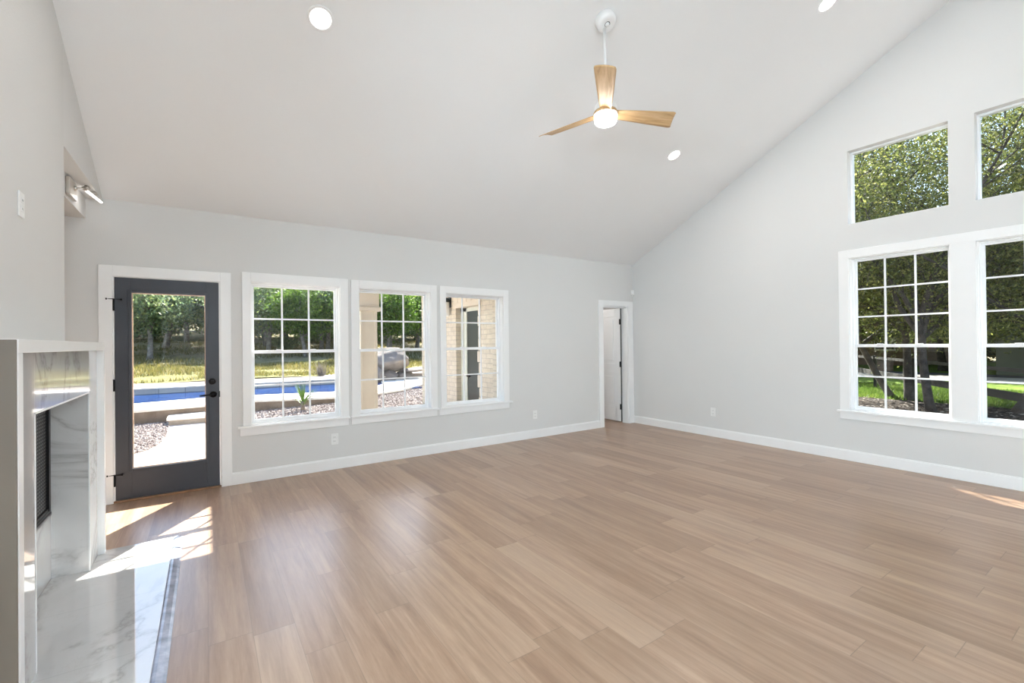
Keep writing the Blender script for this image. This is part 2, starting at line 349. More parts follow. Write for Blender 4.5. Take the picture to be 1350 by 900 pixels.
h = MB(); h.box(-5.1, -5.0, REAR, 1.9, 0, 2.85); h.box(-5, LX - .112, 1.8, 1.9, 0, 2.85); h.box(-5, LX - .112, REAR - .1, REAR, 0, 2.85); h.box(-5.1, LX - .112, REAR, 1.9, 2.75, 2.85)  # unseen annex added to hold fill lamps that brighten the right wall
tag(h.build('wall_lamp_annex', 'wall_paint'), 'walls and ceiling of the added fill lamp annex to the left, behind the viewer', 'wall', kind='structure')
h = MB(); h.box(-5, -2.3, REAR, 1.8, -.12, 0)
tag(h.build('floor_lamp_annex', 'floor_planks'), 'wood floor of the added fill lamp annex behind the viewer', 'floor', kind='structure')
c = MB(); T = .12
yr, zr = RIDGE, roofz(RIDGE)
pr = [(D + .13, roofz(D) - .13 * SLOPE), (yr, zr), (REAR - .16, roofz(REAR) - .16 * SLOPE)]
x0, x1 = LX - .75, WX + .16
for (ya, za), (yb, zb) in zip(pr[:-1], pr[1:]):
    vs = [(x, y, z + dz) for dz in (0, T) for x, y, z in ((x0, ya, za), (x1, ya, za), (x1, yb, zb), (x0, yb, zb))]
    c.add(vs, [(0, 1, 2, 3), (4, 5, 6, 7), (0, 1, 5, 4), (1, 2, 6, 5), (2, 3, 7, 6), (3, 0, 4, 7)])
tag(c.build('ceiling', 'ceiling_paint'), 'white vaulted ceiling sloping up from the window wall', 'ceiling', kind='structure')
r = MB(); ov = .42
pr2 = [(D + .30 + ov, roofz(D) + T + .02 - (.30 + ov) * SLOPE), (yr, zr + T + .02), (REAR - .6, roofz(REAR) + T + .02 - .6 * SLOPE)]
for (ya, za), (yb, zb) in zip(pr2[:-1], pr2[1:]):
    vs = [(x, y, z + dz) for dz in (0, .1) for x, y, z in ((x0 - 1.6, ya, za), (x1 + .3, ya, za), (x1 + .3, yb, zb), (x0 - 1.6, yb, zb))]
    r.add(vs, [(0, 1, 2, 3), (4, 5, 6, 7), (0, 1, 5, 4), (1, 2, 6, 5), (2, 3, 7, 6), (3, 0, 4, 7)])
tag(r.build('roof', 'roof_shingle'), 'shingle roof over the room', 'roof', kind='structure')
f = MB(); f.box(-2.3, WX, REAR, D + .13, -.12, 0)
tag(f.build('floor', 'floor_planks'), 'light brown wood plank floor', 'floor', kind='structure')
# slab edge under the walls
f = MB(); f.box(-5, WX + .16, REAR - .16, D + .3, -.4, -.121)
tag(f.build('foundation', 'driveway_concrete'), 'concrete slab under the room', 'foundation', kind='structure')
# baseboards
def baseboard(name, P, u0, u1, label):
    b = MB(); b.box(u0, u1, -.016, 0, 0, .112, .003, P=P); b.box(u0, u1, -.011, 0, .11, .124, .003, P=P)
    tag(b.build(name, 'trim_white'), label, 'baseboard', kind='structure')
baseboard('baseboard_back', PB, .211, 5.372, 'white baseboard along the window wall')
baseboard('baseboard_right', PR, REAR, D - .02, 'white baseboard along the gabled wall')
baseboard('baseboard_left', PL, 1.72, 2.39, 'white baseboard along the fireplace wall, before the fireplace')

# ------------------------------------------------------------------ windows
def rect_frame(mb, u0, u1, z0, z1, w, d0, d1, P, bev=.003, wb=None, wt=None):
    wb = wb or w; wt = wt or w
    mb.box(u0, u0 + w, d0, d1, z0, z1, bev, P=P); mb.box(u1 - w, u1, d0, d1, z0, z1, bev, P=P)
    mb.box(u0 + w, u1 - w, d0, d1, z0, z0 + wb, bev, P=P); mb.box(u0 + w, u1 - w, d0, d1, z1 - wt, z1, bev, P=P)
def hung_window(n, label, u0, u1, z0, z1, zm, P, rows_up, rows_lo, d=.07, cols=3):
    t = thing('window_%d' % n, label, 'window', P((u0 + u1) / 2, d, z0), kind='structure')
    jb = MB(); jt = .007
    jb.box(u0, u0 + jt, 0, .13, z0, z1, P=P); jb.box(u1 - jt, u1, 0, .13, z0, z1, P=P); jb.box(u0, u1, 0, .13, z1 - jt, z1, P=P); jb.box(u0, u1, 0, .13, z0, z0 + jt, P=P)
    jb.build('jamb', 'trim_white', t)
    fr = MB(); rect_frame(fr, u0 + jt, u1 - jt, z0 + jt, z1 - jt, .011, d, d + .09, P); fr.build('window_frame', 'vinyl_white', t)
    a, b, lo, hi = u0 + .017, u1 - .017, z0 + .017, z1 - .017
    for nm, s0, s1, dd, rows in (('lower_sash', lo, zm + .018, d + .012, rows_lo), ('upper_sash', zm - .014, hi, d + .045, rows_up)):
        s = MB(); low = nm == 'lower_sash'
        rect_frame(s, a, b, s0, s1, .022, dd, dd + .032, P, wb=.030, wt=.034 if low else .019)
        so = s.build(nm, 'vinyl_white', t); p = MB(); ga, gb, g0, g1 = a + .020, b - .020, s0 + .028, s1 - .017
        p.box(ga, gb, dd + .012, dd + .018, g0, g1, P=P); p.build('pane', 'window_glass', so)
        m = MB(); w = .0085
        for k in range(1, cols): x = ga + (gb - ga) * k / cols; m.box(x - w, x + w, dd + .008, dd + .022, g0, g1, P=P)
        for k in range(1, rows): z = g0 + (g1 - g0) * k / rows; m.box(ga, gb, dd + .0075, dd + .0225, z - w, z + w, P=P)
        m.build('muntins', 'vinyl_white', so)
        if low:
            l = MB(); l.box((a + b) / 2 - .2, (a + b) / 2 - .14, dd - .012, dd + .01, s1 - .006, s1 + .007, .003, P=P); l.box((a + b) / 2 + .14, (a + b) / 2 + .2, dd - .012, dd + .01, s1 - .006, s1 + .007, .003, P=P)
            l.build('sash_locks', 'vinyl_white', so)
    return t
for i, ((a, b), lab) in enumerate(zip(BW, ('white double hung grid window next to the charcoal door, over the pool', 'middle white grid window of the three, with the porch column outside', 'white grid window looking onto the brick entry, furthest from the charcoal door'))):
    hung_window(i + 1, lab, a, b, *BZ, 1.342, PB, 2, 2)
for i, ((a, b), lab) in enumerate(zip(RW, ('tall white grid window on the gabled wall, nearer the corner', 'tall white grid window on the gabled wall, cut by the right photo edge'))):
    hung_window(i + 4, lab, a, b, *RZ, 1.335, PR, 3, 2)
for i, ((a, b), lab) in enumerate(zip(RW, ('upper fixed window without grid on the gabled wall, nearer the corner', 'upper fixed window without grid, cut by the right photo edge'))):
    t = thing('window_%d' % (i + 6), lab, 'window', PR((a + b) / 2, .1, UZ[0]), kind='structure')
    fr = MB(); rect_frame(fr, a, b, *UZ, .020, .085, .15, PR); fr.build('window_frame', 'vinyl_white', t)
    p = MB(); p.box(a + .02, b - .02, .11, .116, UZ[0] + .02, UZ[1] - .02, P=PR); p.build('pane', 'window_glass', t)
# trims with stool and apron
def trim(n, label, P, o, i, parts=True, stool=None, apron=None, head=None):
    t = MB(); (a, b, z0, z1), (c, d_, _, zi) = o, i; th = .018
    t.box(a, c, -th, 0, z0, z1, .003, P=P); t.box(d_, b, -th, 0, z0, z1, .003, P=P); t.box(c, d_, -th, 0, zi, z1, .003, P=P)
    if head: t.box(head[0], head[1], -th, 0, z0, zi, .003, P=P)
    ob = tag(t.build('trim_%d' % n, 'trim_white'), label, 'window trim' if stool else 'door casing', kind='structure')
    if stool: s = MB(); s.box(stool[0], stool[1], -.038, .07, .562, .585, .004, P=P); s.build('sill', 'trim_white', ob)
    if apron: s = MB(); s.box(apron[0], apron[1], -.016, 0, .485, .562, .003, P=P); s.build('apron', 'trim_white', ob)
trim(1, 'white casing and sill of the pool window beside the charcoal door', PB, (.307, 1.364, .585, 2.170), (.384, 1.275, 0, 2.073), stool=(.262, 1.373), apron=(.282, 1.360))
trim(2, 'white casing and sill of the middle window', PB, (1.397, 2.476, .585, 2.165), (1.488, 2.392, 0, 2.073), stool=(1.385, 2.490), apron=(1.392, 2.470))
trim(3, 'white casing and sill of the window facing the brick entry', PB, (2.523, 3.589, .585, 2.165), (2.606, 3.501, 0, 2.073), stool=(2.502, 3.634), apron=(2.502, 3.588))
trim(4, 'white casing of the charcoal door', PB, (-.795, .211, 0, 2.150), (-.700, .119, 0, 2.052))
trim(5, 'white casing of the inner door in the corner', PB, (5.373, 6.204, 0, 2.112), (5.475, 6.075, 0, 2.025))
trim(6, 'joined white casing and sill of the two lower windows on the gabled wall', PR, (.10, 2.284, .585, 2.446), (.262, 2.184, 0, 2.352), stool=(.07, 2.312), apron=(.10, 2.286), head=(1.128, 1.318))

# ------------------------------------------------------------------ doors
t = thing('door_1', 'charcoal door with one tall glass pane leading to the pool patio', 'door', (-.29, D + .04, 0), kind='structure')
j = MB(); P = PB
j.box(-.700, -.690, 0, .30, 0, 2.052, P=P); j.box(.109, .119, 0, .30, 0, 2.052, P=P); j.box(-.69, .109, 0, .30, 2.046, 2.056, P=P); j.build('door_jamb', 'trim_white', t)
s = MB(); d0, d1 = .004, .048; a, b, z0, z1 = -.687, .107, .022, 2.045; ga, gb, g0, g1 = -.572, -.002, .288, 1.915
s.box(a, ga, d0, d1, z0, z1, .002, P=P); s.box(gb, b, d0, d1, z0, z1, .002, P=P); s.box(ga, gb, d0, d1, z0, g0, P=P); s.box(ga, gb, d0, d1, g1, z1, P=P)
slab = s.build('door_slab', 'door_charcoal', t)
m = MB(); rect_frame(m, ga - .022, gb + .022, g0 - .022, g1 + .022, .026, -.006, .056, P, .004); m.build('glazing_bead', 'door_charcoal', slab)
m = MB(); rect_frame(m, ga + .003, gb - .003, g0 + .003, g1 - .003, .008, .016, .04, P, 0); m.build('pane_spacer', 'brass_strip', slab)
m = MB(); m.box(ga, gb, .024, .030, g0, g1, P=P); m.build('pane', 'window_glass', slab)
m = MB(); m.box(-.70, .12, -.012, .10, 0, .018, .004, P=P); m.build('threshold', 'threshold_wood', t)
m = MB(); m.box(-.68, .10, -.001, .05, .0205, .0225, P=P); m.build('door_sweep', 'dark_steel', t)
def barrel_hinge(x, y, z, stop=True):
    h = MB(); h.tube([(x, y, z - .05), (x, y, z + .05)], .0062, 10); h.lathe([(0, .058), (.006, .057), (.0085, .052), (.0085, .05)], (x, y, z), n=10)
    h.box(x - .004, x + .008, y + .004, y + .008, z - .05, z + .05)
    if stop:
        h.tube([(x - .045, y - .006, z + .055), (x, y - .010, z + .056), (x + .05, y - .008, z + .052)], .004, 8)
        h.lathe([(0, -.006), (.009, -.005), (.009, .005), (0, .006)], (x - .048, y - .006, z + .055), (1, 0, 0), 10); h.lathe([(0, -.008), (.010, -.006), (.010, .006), (0, .008)], (x + .054, y - .008, z + .052), (1, 0, 0), 10)
    return h
for z, st in ((1.79, True), (1.06, False), (.20, True)): barrel_hinge(-.693, D - .008, z, st).build('hinge', 'black_metal', t)
k = MB(); k.lathe([(0, 0), (.032, 0), (.032, .008), (.026, .014), (0, .016)], (.048, D + .004, 1.06), (0, -1, 0), 24)
k.box(.036, .060, D - .028, D - .008, 1.052, 1.068, .003); k.build('deadbolt', 'black_metal', t)
k = MB(); k.lathe([(0, 0), (.031, 0), (.031, .009), (.014, .012), (.011, .05), (0, .052)], (.055, D + .004, .93), (0, -1, 0), 24)
k.tube([(.06, D - .042, .93), (.02, D - .046, .931), (-.045, D - .044, .925), (-.055, D - .036, .924)], [.011, .0095, .008, .006], 10); k.build('lever_handle', 'black_metal', t)
k = MB(); k.box(.099, .112, D - .002, D + .012, .90, .96, .002); k.build('strike_plate', 'black_metal', t)
# inner door, standing open into the hall
t = thing('door_2', 'white panelled inner door ajar in the corner with black hinges', 'door', (6.05, D + .13, 0), kind='structure')
j = MB(); j.box(5.475, 5.488, 0, .13, 0, 2.025, P=P); j.box(6.062, 6.075, 0, .13, 0, 2.025, P=P); j.box(5.488, 6.062, 0, .13, 2.012, 2.025, P=P)
j.box(5.488, 5.50, .055, .09, 0, 2.012, P=P); j.box(5.488, 6.062, .055, .09, 2.0, 2.012, P=P); j.build('door_jamb', 'trim_white', t)
x0, x1, y0, y1 = 6.022, 6.056, 5.545, 6.31
s = MB(); s.box(x0 + .008, x1, y0, y1, .022, 2.0, .001); pn = [(.12, .27, .86), (.12, 1.03, 1.86)]
s.box(x0, x0 + .01, y0, y0 + .115, .022, 2.0, .002); s.box(x0, x0 + .01, y1 - .115, y1, .022, 2.0, .002)
for za, zb in ((.022, .26), (.86, 1.03), (1.86, 2.0)): s.box(x0, x0 + .01, y0 + .1, y1 - .1, za, zb, .002)
for za, zb in ((.26, .86), (1.03, 1.86)): s.box(x0 + .001, x0 + .012, y0 + .165, y1 - .165, za + .055, zb - .055, .005)
s.build('door_leaf', 'interior_door', t)
for z in (1.766, 1.022, .278):
    h = MB(); h.tube([(x0 + .002, y0 - .007, z - .048), (x0 + .002, y0 - .007, z + .048)], .008, 10); h.box(x0 - .026, x0 - .002, y0 - .012, y0 - .003, z - .048, z + .048, .002); h.box(x0 - .002, x0 + .022, y0 - .006, y0 - .001, z - .048, z + .048)
    h.build('hinge', 'black_metal', t)
g = MB(); g.box(x0 + .006, x0 + .024, y0 - .012, y0 - .001, .02, 2.0); g.build('hinge_gap_strip', 'slot_dark', t)  # dark strip running up the hinge-side gap
k = MB(); k.lathe([(0, 0), (.03, 0), (.03, .008), (.012, .012), (.012, .03), (.027, .04), (.027, .055), (0, .066)], (x0, y1 - .06, .95), (-1, 0, 0), 20); k.build('door_knob', 'black_metal', t)
h = MB(); h.box(4.4, 7.2, D + 2.4, D + 2.5, -.1, 2.6); h.box(4.3, 4.4, D + .13, D + 2.5, -.1, 2.6); h.box(7.2, 7.3, D + .13, D + 2.5, -.1, 2.6); h.box(4.3, 7.3, D + .13, D + 2.5, 2.45, 2.6); h.box(WX + .16, 7.3, D + .1, D + .13, -.1, 2.6)
tag(h.build('wall_hall', 'wall_paint'), 'grey walls of the hall behind the inner door', 'wall', kind='structure')
h = MB(); h.box(4.3, 7.3, D + .13, D + 2.5, -.1, 0)
tag(h.build('floor_hall', 'floor_planks'), 'wood floor of the hall behind the inner door', 'floor', kind='structure')

# ------------------------------------------------------------------ fireplace
XF, XM, XB = -.575, -.612, -.785
fp = thing('fireplace', 'white framed marble fireplace with a black mesh screen on the left wall', 'fireplace', (-.70, 3.27, 0))
m = MB(); m.box(LX, XF, 2.41, 4.130, 1.388, 1.440, .003); m.box(XM, XF, 2.41, 2.462, .0, 1.388, .003); m.box(LX, XF, 4.094, 4.130, .014, 1.388, .003); m.build('surround_frame', 'trim_white', fp)
m = MB(); m.box(LX, XF - .004, 2.398, 2.4095, 0, 1.438, .002); m.build('end_panel', 'taupe_panel', fp)
m = MB(); m.box(LX, XM, 2.462, 2.762, .0, 1.388, .001); m.box(LX, XM, 3.842, 4.094, .014, 1.388, .001); m.box(LX, XM, 2.762, 3.842, 1.128, 1.388, .001); m.build('marble_facing', 'marble_wall', fp)
m = MB(); m.box(XB, LX + .0005, 3.842, 3.87, .014, 1.14); m.box(XB, LX + .0005, 2.73, 2.762, .014, 1.14); m.box(XB - .02, LX, 2.73, 3.87, 1.128, 1.15); m.build('recess_side', 'marble_wall', fp)
m = MB(); m.box(XB - .02, XB, 2.762, 3.842, .014, .408, .001); m.build('recess_base', 'marble_hearth', fp)
m = MB(); m.box(XM - .004, XM + .003, 2.758, 3.842, 1.121, 1.129); m.box(XM - .004, XM + .003, 2.758, 2.764, .014, 1.124); m.box(XM - .004, XM + .003, 3.840, 3.846, .014, 1.124); m.build('edge_strip', 'trim_white', fp)
fb = MB(); y0, y1, z0, z1 = 2.79, 3.80, .408, 1.126
fb.box(XB - .015, XB + .012, y0, y1, z0, z0 + .022, .002); fb.box(XB - .015, XB + .006, y0, y1, z0 + .022, z0 + .05, .002)
rect_frame(fb, y0, y1, z0, z1, .035, -.01, .02, lambda u, d, z: (XB - d, u, z), .002); fbo = fb.build('screen_frame', 'black_screen_frame', fp)
m = MB(); m.box(XB + .0125, XB + .014, y0 + .01, y1 - .01, z0 + .004, z0 + .018); m.build('lower_rail', 'dark_steel', fbo)
m = MB(); m.box(XB - .006, XB - .003, y0 + .03, y1 - .03, z0 + .05, z1 - .03); m.build('mesh_screen', 'fire_screen', fp)
m = MB(); m.box(XB - .02, XB - .01, 3.62, 3.66, z0 + .03, z1 - .03); m.build('screen_mullion', 'black_screen_frame', fp)
m = MB(); m.box(XB - .5, XB - .45, 2.72, 3.88, 0, 1.2); m.box(XB - .5, XB - .01, 2.70, 2.72, 0, 1.2); m.box(XB - .5, XB - .01, 3.88, 3.90, 0, 1.2); m.box(XB - .5, XB - .01, 2.72, 3.88, 1.18, 1.2); m.box(XB - .5, XB - .021, 2.72, 3.88, .38, .40); m.build('firebox', 'firebox_soot', fp)
hs = MB(); hs.box(XB, -.203, 2.40, 4.165, 0, .014, .002)
ho = tag(hs.build('hearth_slab', 'marble_hearth', None, (0, 0, 0)), 'polished white marble hearth slab on the floor before the fireplace', 'hearth')
prof = [(-.203, 0), (-.203, .015), (-.196, .0165), (-.185, .016), (-.16, .009), (-.148, .003), (-.147, 0)]
e = MB(); n_ = len(prof)
vs = [(x, y, z) for y in (2.37, 4.166) for x, z in prof]
e.add(vs, [(i, (i + 1) % n_, n_ + (i + 1) % n_, n_ + i) for i in range(n_)] + [tuple(range(n_)), tuple(range(n_, 2 * n_))]); e.build('edge_molding', 'molding_slate', ho)
e = MB(); e.tube([(-.58, 2.385, .006), (-.25, 2.385, .006), (-.17, 2.37, .006)], .011, 10); e.build('end_molding', 'molding_slate', ho)

# ------------------------------------------------------------------ ceiling fan
FX, FY = 2.774, 2.684; fan = thing('ceiling_fan', 'ceiling fan with three oak blades and a glowing drum light', 'fan', (FX, FY, 3.24))
nrm = Vector((0, -SLOPE, -1)).normalized(); cz = roofz(FY); cc = Vector((FX, FY, cz))
m = MB(); m.lathe([(.082, -.004), (.084, .02), (.082, .05), (.075, .064), (.062, .071), (.03, .073), (.024, .071)], cc, nrm, 40); m.lathe([(0, -.004), (.082, -.004)], cc, nrm, 40); m.build('canopy', 'fan_white', fan)
ball = cc + nrm * .066
m = MB(); m.lathe([(.026, .004), (.024, .008), (0, .009)], cc + nrm * .062, nrm, 24); m.build('canopy_socket', 'slot_dark', fan)
m = MB(); m.lathe([(0, -.02), (.012, -.016), (.019, -.006), (.019, .004), (.012, .014), (0, .016)], ball + Vector((0, 0, -.004)), (0, 0, -1), 20); m.build('hanger_ball', 'fan_white', fan)
m = MB(); m.tube([(FX, FY, 3.42), (FX, FY, ball.z)], .0125, 16); m.build('downrod', 'fan_white', fan)
m = MB(); m.lathe([(.016, .20), (.030, .198), (.034, .185), (.036, .165), (.066, .155), (.086, .145), (.092, .125), (.092, .100), (.094, .09)], (FX, FY, 3.24), n=40); m.lathe([(.0, .088), (.094, .09)], (FX, FY, 3.24), n=40); m.build('motor_housing', 'fan_white', fan)
m = MB(); m.lathe([(.045, .06), (.100, .062), (.100, .075), (.094, .088), (.03, .088)], (FX, FY, 3.24), n=40); m.build('blade_hub', 'blade_oak', fan)
m = MB(); m.lathe([(0, -.018), (.06, -.016), (.083, -.008), (.092, .008), (.094, .03), (.094, .060), (.05, .061)], (FX, FY, 3.24), n=40); m.build('drum_lens', 'fan_lens', fan)
def blade_mb():
    mb = MB(); N = 26; rows = []
    for i in range(N + 1):
        s = i / N; r = .07 + (.635 - .07) * s
        w = .058 + .034 * min(1, s * 1.3) ** 1.0; w = .044 + .040 * (s ** .8); pit = math.radians(13 + 6 * s)
        if s > .95: w *= 1 - .10 * ((s - .95) / .05) ** 2
        th = .010 * (1 - .4 * s); row = []
        for k in range(9):
            u = -1 + 2 * k / 8; cup = .010 * (1 - u * u)
            p = u * w; skew = .03 * u * (s > .999)
            row.append((r - skew * 0 + .018 * u * s, p * math.cos(pit), -p * math.sin(pit) + cup + .012 * s, th))
        rows.append(row)
    vs = []; 
    for row in rows:
        for x, y, z, th in row: vs.append((x, y, z + th / 2))
        for x, y, z, th in row: vs.append((x, y, z - th / 2))
    fs = []; q = 18
    for i in range(N):
        for k in range(8):
            fs.append((i * q + k, i * q + k + 1, (i + 1) * q + k + 1, (i + 1) * q + k)); fs.append((i * q + 9 + k, (i + 1) * q + 9 + k, (i + 1) * q + 10 + k, i * q + 10 + k))
        fs.append((i * q, (i + 1) * q, (i + 1) * q + 9, i * q + 9)); fs.append((i * q + 8, i * q + 17, (i + 1) * q + 17, (i + 1) * q + 8))
    for i in (0, N):
        for k in range(8): fs.append((i * q + k, i * q + k + 1, i * q + 10 + k, i * q + 9 + k))
    mb.add(vs, fs, True); return mb
bl = blade_mb().build('blade', 'blade_oak', fan, (0, 0, 0)); bl.location = (0, 0, .075); bl.rotation_euler = (0, 0, math.radians(-20))
for a_ in (104, 224):
    b2 = bl.copy(); COL.objects.link(b2); b2.parent = fan; b2.rotation_euler = (0, 0, math.radians(a_))
def lamp(name, typ, loc, power, color=(1, .96, .91), rot=None, **kw):
    l = bpy.data.lights.new(name, typ); l.energy = power; l.color = color
    for k_, v_ in kw.items(): setattr(l, k_, v_)
    o = bpy.data.objects.new(name, l); COL.objects.link(o); o.location = loc
    if rot is not None: o.rotation_euler = rot
    return o
lamp('fan_light', 'POINT', (FX, FY, 3.16), P_FAN, shadow_soft_size=.08)
# ------------------------------------------------------------------ recessed downlights
def downlight(x, y, label):
    z = roofz(y); q = thing('recessed_light', label, 'ceiling light', (x, y, z), 'recessed lights in the sloped ceiling')
    m = MB(); m.lathe([(.092, -.003), (.092, .003), (.088, .006), (.076, .007), (.070, .001)], (x, y, z), nrm, 40); m.build('trim_ring', 'fan_white', q)
    m = MB(); m.lathe([(0, .0025), (.0725, .0025), (.0725, -.002)], (x, y, z), nrm, 40); m.build('lens', 'lamp_lens', q)
    l = lamp('downlight_beam', 'AREA', Vector((x, y, z)) + nrm * .012, P_DOWN, rot=nrm.to_track_quat('-Z', 'Y').to_euler(), shape='DISK', size=.13)
downlight(.691, 3.425, 'round ceiling light on the left, above the window beside the door')
downlight(4.790, 3.495, 'round ceiling light right of and below the fan')
downlight(4.799, 1.825, 'round ceiling light cut by the top photo edge')
downlight(.691, 1.825, 'round ceiling light on the left above the photo edge')
# unseen globe lamps added behind the viewer to fill the room with light
for (px, py, pz), pw in zip(((.5, -1.9, 1.75), (-2.6, -.1, 1.75), (-2.3, -1.9, 1.75)), P_FILL):
    q = thing('fill_pendant', 'large white globe added behind the viewer as unseen fill light', 'lamp', (px, py, pz), 'added fill globes behind the viewer')
    m = MB(); m.lathe([(.33 * math.sin(math.pi * k / 16), -.33 * math.cos(math.pi * k / 16)) for k in range(17)], (px, py, pz), n=32); m.build('fill_globe', 'fill_globe_glow', q)
    cz_ = roofz(py) if px > 0 else 2.75; m = MB(); m.tube([(px, py, pz + .33), (px, py, cz_)], .006, 8); m.lathe([(.06, 0), (.06, -.03), (.0, -.03)], (px, py, cz_), n=20); m.build('cord', 'black_metal', q)
    lamp('pendant_fill', 'POINT', (px, py, pz), pw, (.635, .855, 1), shadow_soft_size=.36)
lamp('hall_fill', 'POINT', (5.3, D + 1.3, 2.2), P_HALL_FILL, shadow_soft_size=.1)  # unseen fill light added to brighten the open inner door
# ------------------------------------------------------------------ picture light
q = thing('picture_light', 'brushed nickel picture light on the lintel over the recess', 'wall light', (-.877, 4.85, 2.65))
m = MB(); m.box(-.876, -.850, 4.72, 4.95, 2.575, 2.712, .006); m.build('backplate', 'nickel', q)
m = MB(); m.lathe([(0, 0), (.02, 0), (.016, .012), (0, .016)], (-.850, 4.87, 2.66), (1, 0, 0), 16); m.tube([(-.846, 4.87, 2.662), (-.815, 4.94, 2.69), (-.803, 5.0, 2.703)], .005, 10); m.build('arm', 'nickel', q)
A_, B_ = Vector((-.808, 4.965, 2.692)), Vector((-.757, 5.335, 2.690)); dv = (B_ - A_).normalized()
m = MB(); m.tube([A_ + Vector((-.004, 0, .006)), B_ + Vector((-.004, 0, .006))], .016, 16); m.lathe([(0, -.02), (.018, -.018), (.020, 0), (.018, .018), (0, .02)], A_ + dv * .05 + Vector((0, 0, .022)), dv, 14); m.lathe([(0, -.016), (.013, -.014), (.015, 0), (.013, .014), (0, .016)], A_ + dv * .20 + Vector((.004, 0, .024)), dv, 14); m.build('lamp_tube', 'nickel', q)
m = MB(); m.tube([A_ + dv * .03 + Vector((.002, -.003, -.006)), B_ - dv * .02 + Vector((.002, -.003, -.006))], .0115, 12); m.build('light_strip', 'tube_lens', q)
lamp('picture_beam', 'POINT', (-.785, 5.1, 2.63), P_PICT, shadow_soft_size=.03)
# ------------------------------------------------------------------ outlets, sensor
def outlet(label, u, z, P, grp='wall outlets'):
    q = thing('wall_outlet', label, 'outlet', P(u, 0, z), grp)
    m = MB(); m.box(u - .040, u + .040, -.007, 0, z - .0625, z + .0625, .003, P=P); m.build('cover_plate', 'plate_white', q)
    for dz in (-.022, .022):
        m = MB(); m.box(u - .017, u + .017, -.0095, -.006, z + dz - .015, z + dz + .015, .003, P=P); so = m.build('socket', 'plate_white', q)
        m = MB(); m.box(u - .008, u - .0055, -.0102, -.009, z + dz - .005, z + dz + .006, P=P); m.box(u + .0055, u + .008, -.0102, -.009, z + dz - .005, z + dz + .006, P=P); m.build('slots', 'slot_dark', so)
outlet('white outlet below the pool window beside the charcoal door', 1.204, .341, PB)
outlet('white outlet on the window wall between the last window and the corner', 4.046, .343, PB)
outlet('white outlet on the gabled wall near the corner', 3.912, .361, PR)
outlet('white outlet high on the fireplace wall above the mantel', 3.241, 2.122, PL)
q = thing('motion_sensor', 'small white motion sensor in the corner above the inner door', 'sensor', (WX - .045, D - .045, 2.272))
m = MB(); m.box(-.031, .031, -.022, .022, -.042, .042, .007)
mm = Matrix.Translation((WX - .036, D - .036, 2.272)) @ Matrix.Rotation(math.radians(-45), 4, 'Z'); m.v = [tuple(mm @ Vector(v)) for v in m.v]; m.build('housing', 'plate_white', q)
m = MB(); m.lathe([(.017, 0), (.015, .005), (0, .008)], mm @ Vector((0, -.021, -.012)), mm.to_3x3() @ Vector((0, -1, 0)), 16); m.build('detector_lens', 'vinyl_white', q)
m = MB(); m.tube([(WX - .02, D - .02, 2.235), (WX - .012, D - .012, 2.20)], .012, 8); m.build('wall_bracket', 'plate_white', q)

# ================================================================== outdoors
rng = np.random.default_rng(11); random.seed(5)
def hill(x, y):
    k = np.clip((y - 16.4) / 1.0, 0, 1); k = k * k * (3 - 2 * k); far = np.clip(y - 17.4, 0, None)
    return -.40 + k * .66 + k * (far * .040 + .0007 * far ** 2) + .05 * k * np.sin(x * .7 + y * .4)
nx, ny = 90, 90; xs = np.linspace(-50, 95, nx); ys = np.concatenate([np.linspace(-25, 16, 20), np.linspace(16.2, 110, ny - 20)])
X, Y = np.meshgrid(xs, ys, indexing='ij'); Z = hill(X, Y)
V = np.stack([X, Y, Z], -1).reshape(-1, 3); I = np.arange(nx * len(ys)).reshape(nx, len(ys))
Fq = np.stack([I[:-1, :-1], I[1:, :-1], I[1:, 1:], I[:-1, 1:]], -1).reshape(-1, 4)
tag(raw_mesh('hillside', V, Fq, 'hill_ground', smooth=True), 'wooded hillside rising behind the pool', 'ground', kind='structure')
def sheet(name, outline, z, thick, mat, label, cat, kind='structure', zf=None):
    mb = MB(); n = len(outline); zt = [zf(x, y) if zf else z for x, y in outline]
    mb.add([(x, y, zz) for (x, y), zz in zip(outline, zt)] + [(x, y, zz - thick) for (x, y), zz in zip(outline, zt)], [tuple(range(n)), tuple(range(2 * n - 1, n - 1, -1))] + [(i, (i + 1) % n, n + (i + 1) % n, n + i) for i in range(n)])
    return tag(mb.build(name, mat), label, cat, kind=kind)
sheet('patio', [(-7, 5.72), (3.75, 5.72), (3.75, 12.0), (-7, 12.2)], -.15, .2, 'patio_concrete', 'pale concrete patio outside the charcoal door', 'patio')
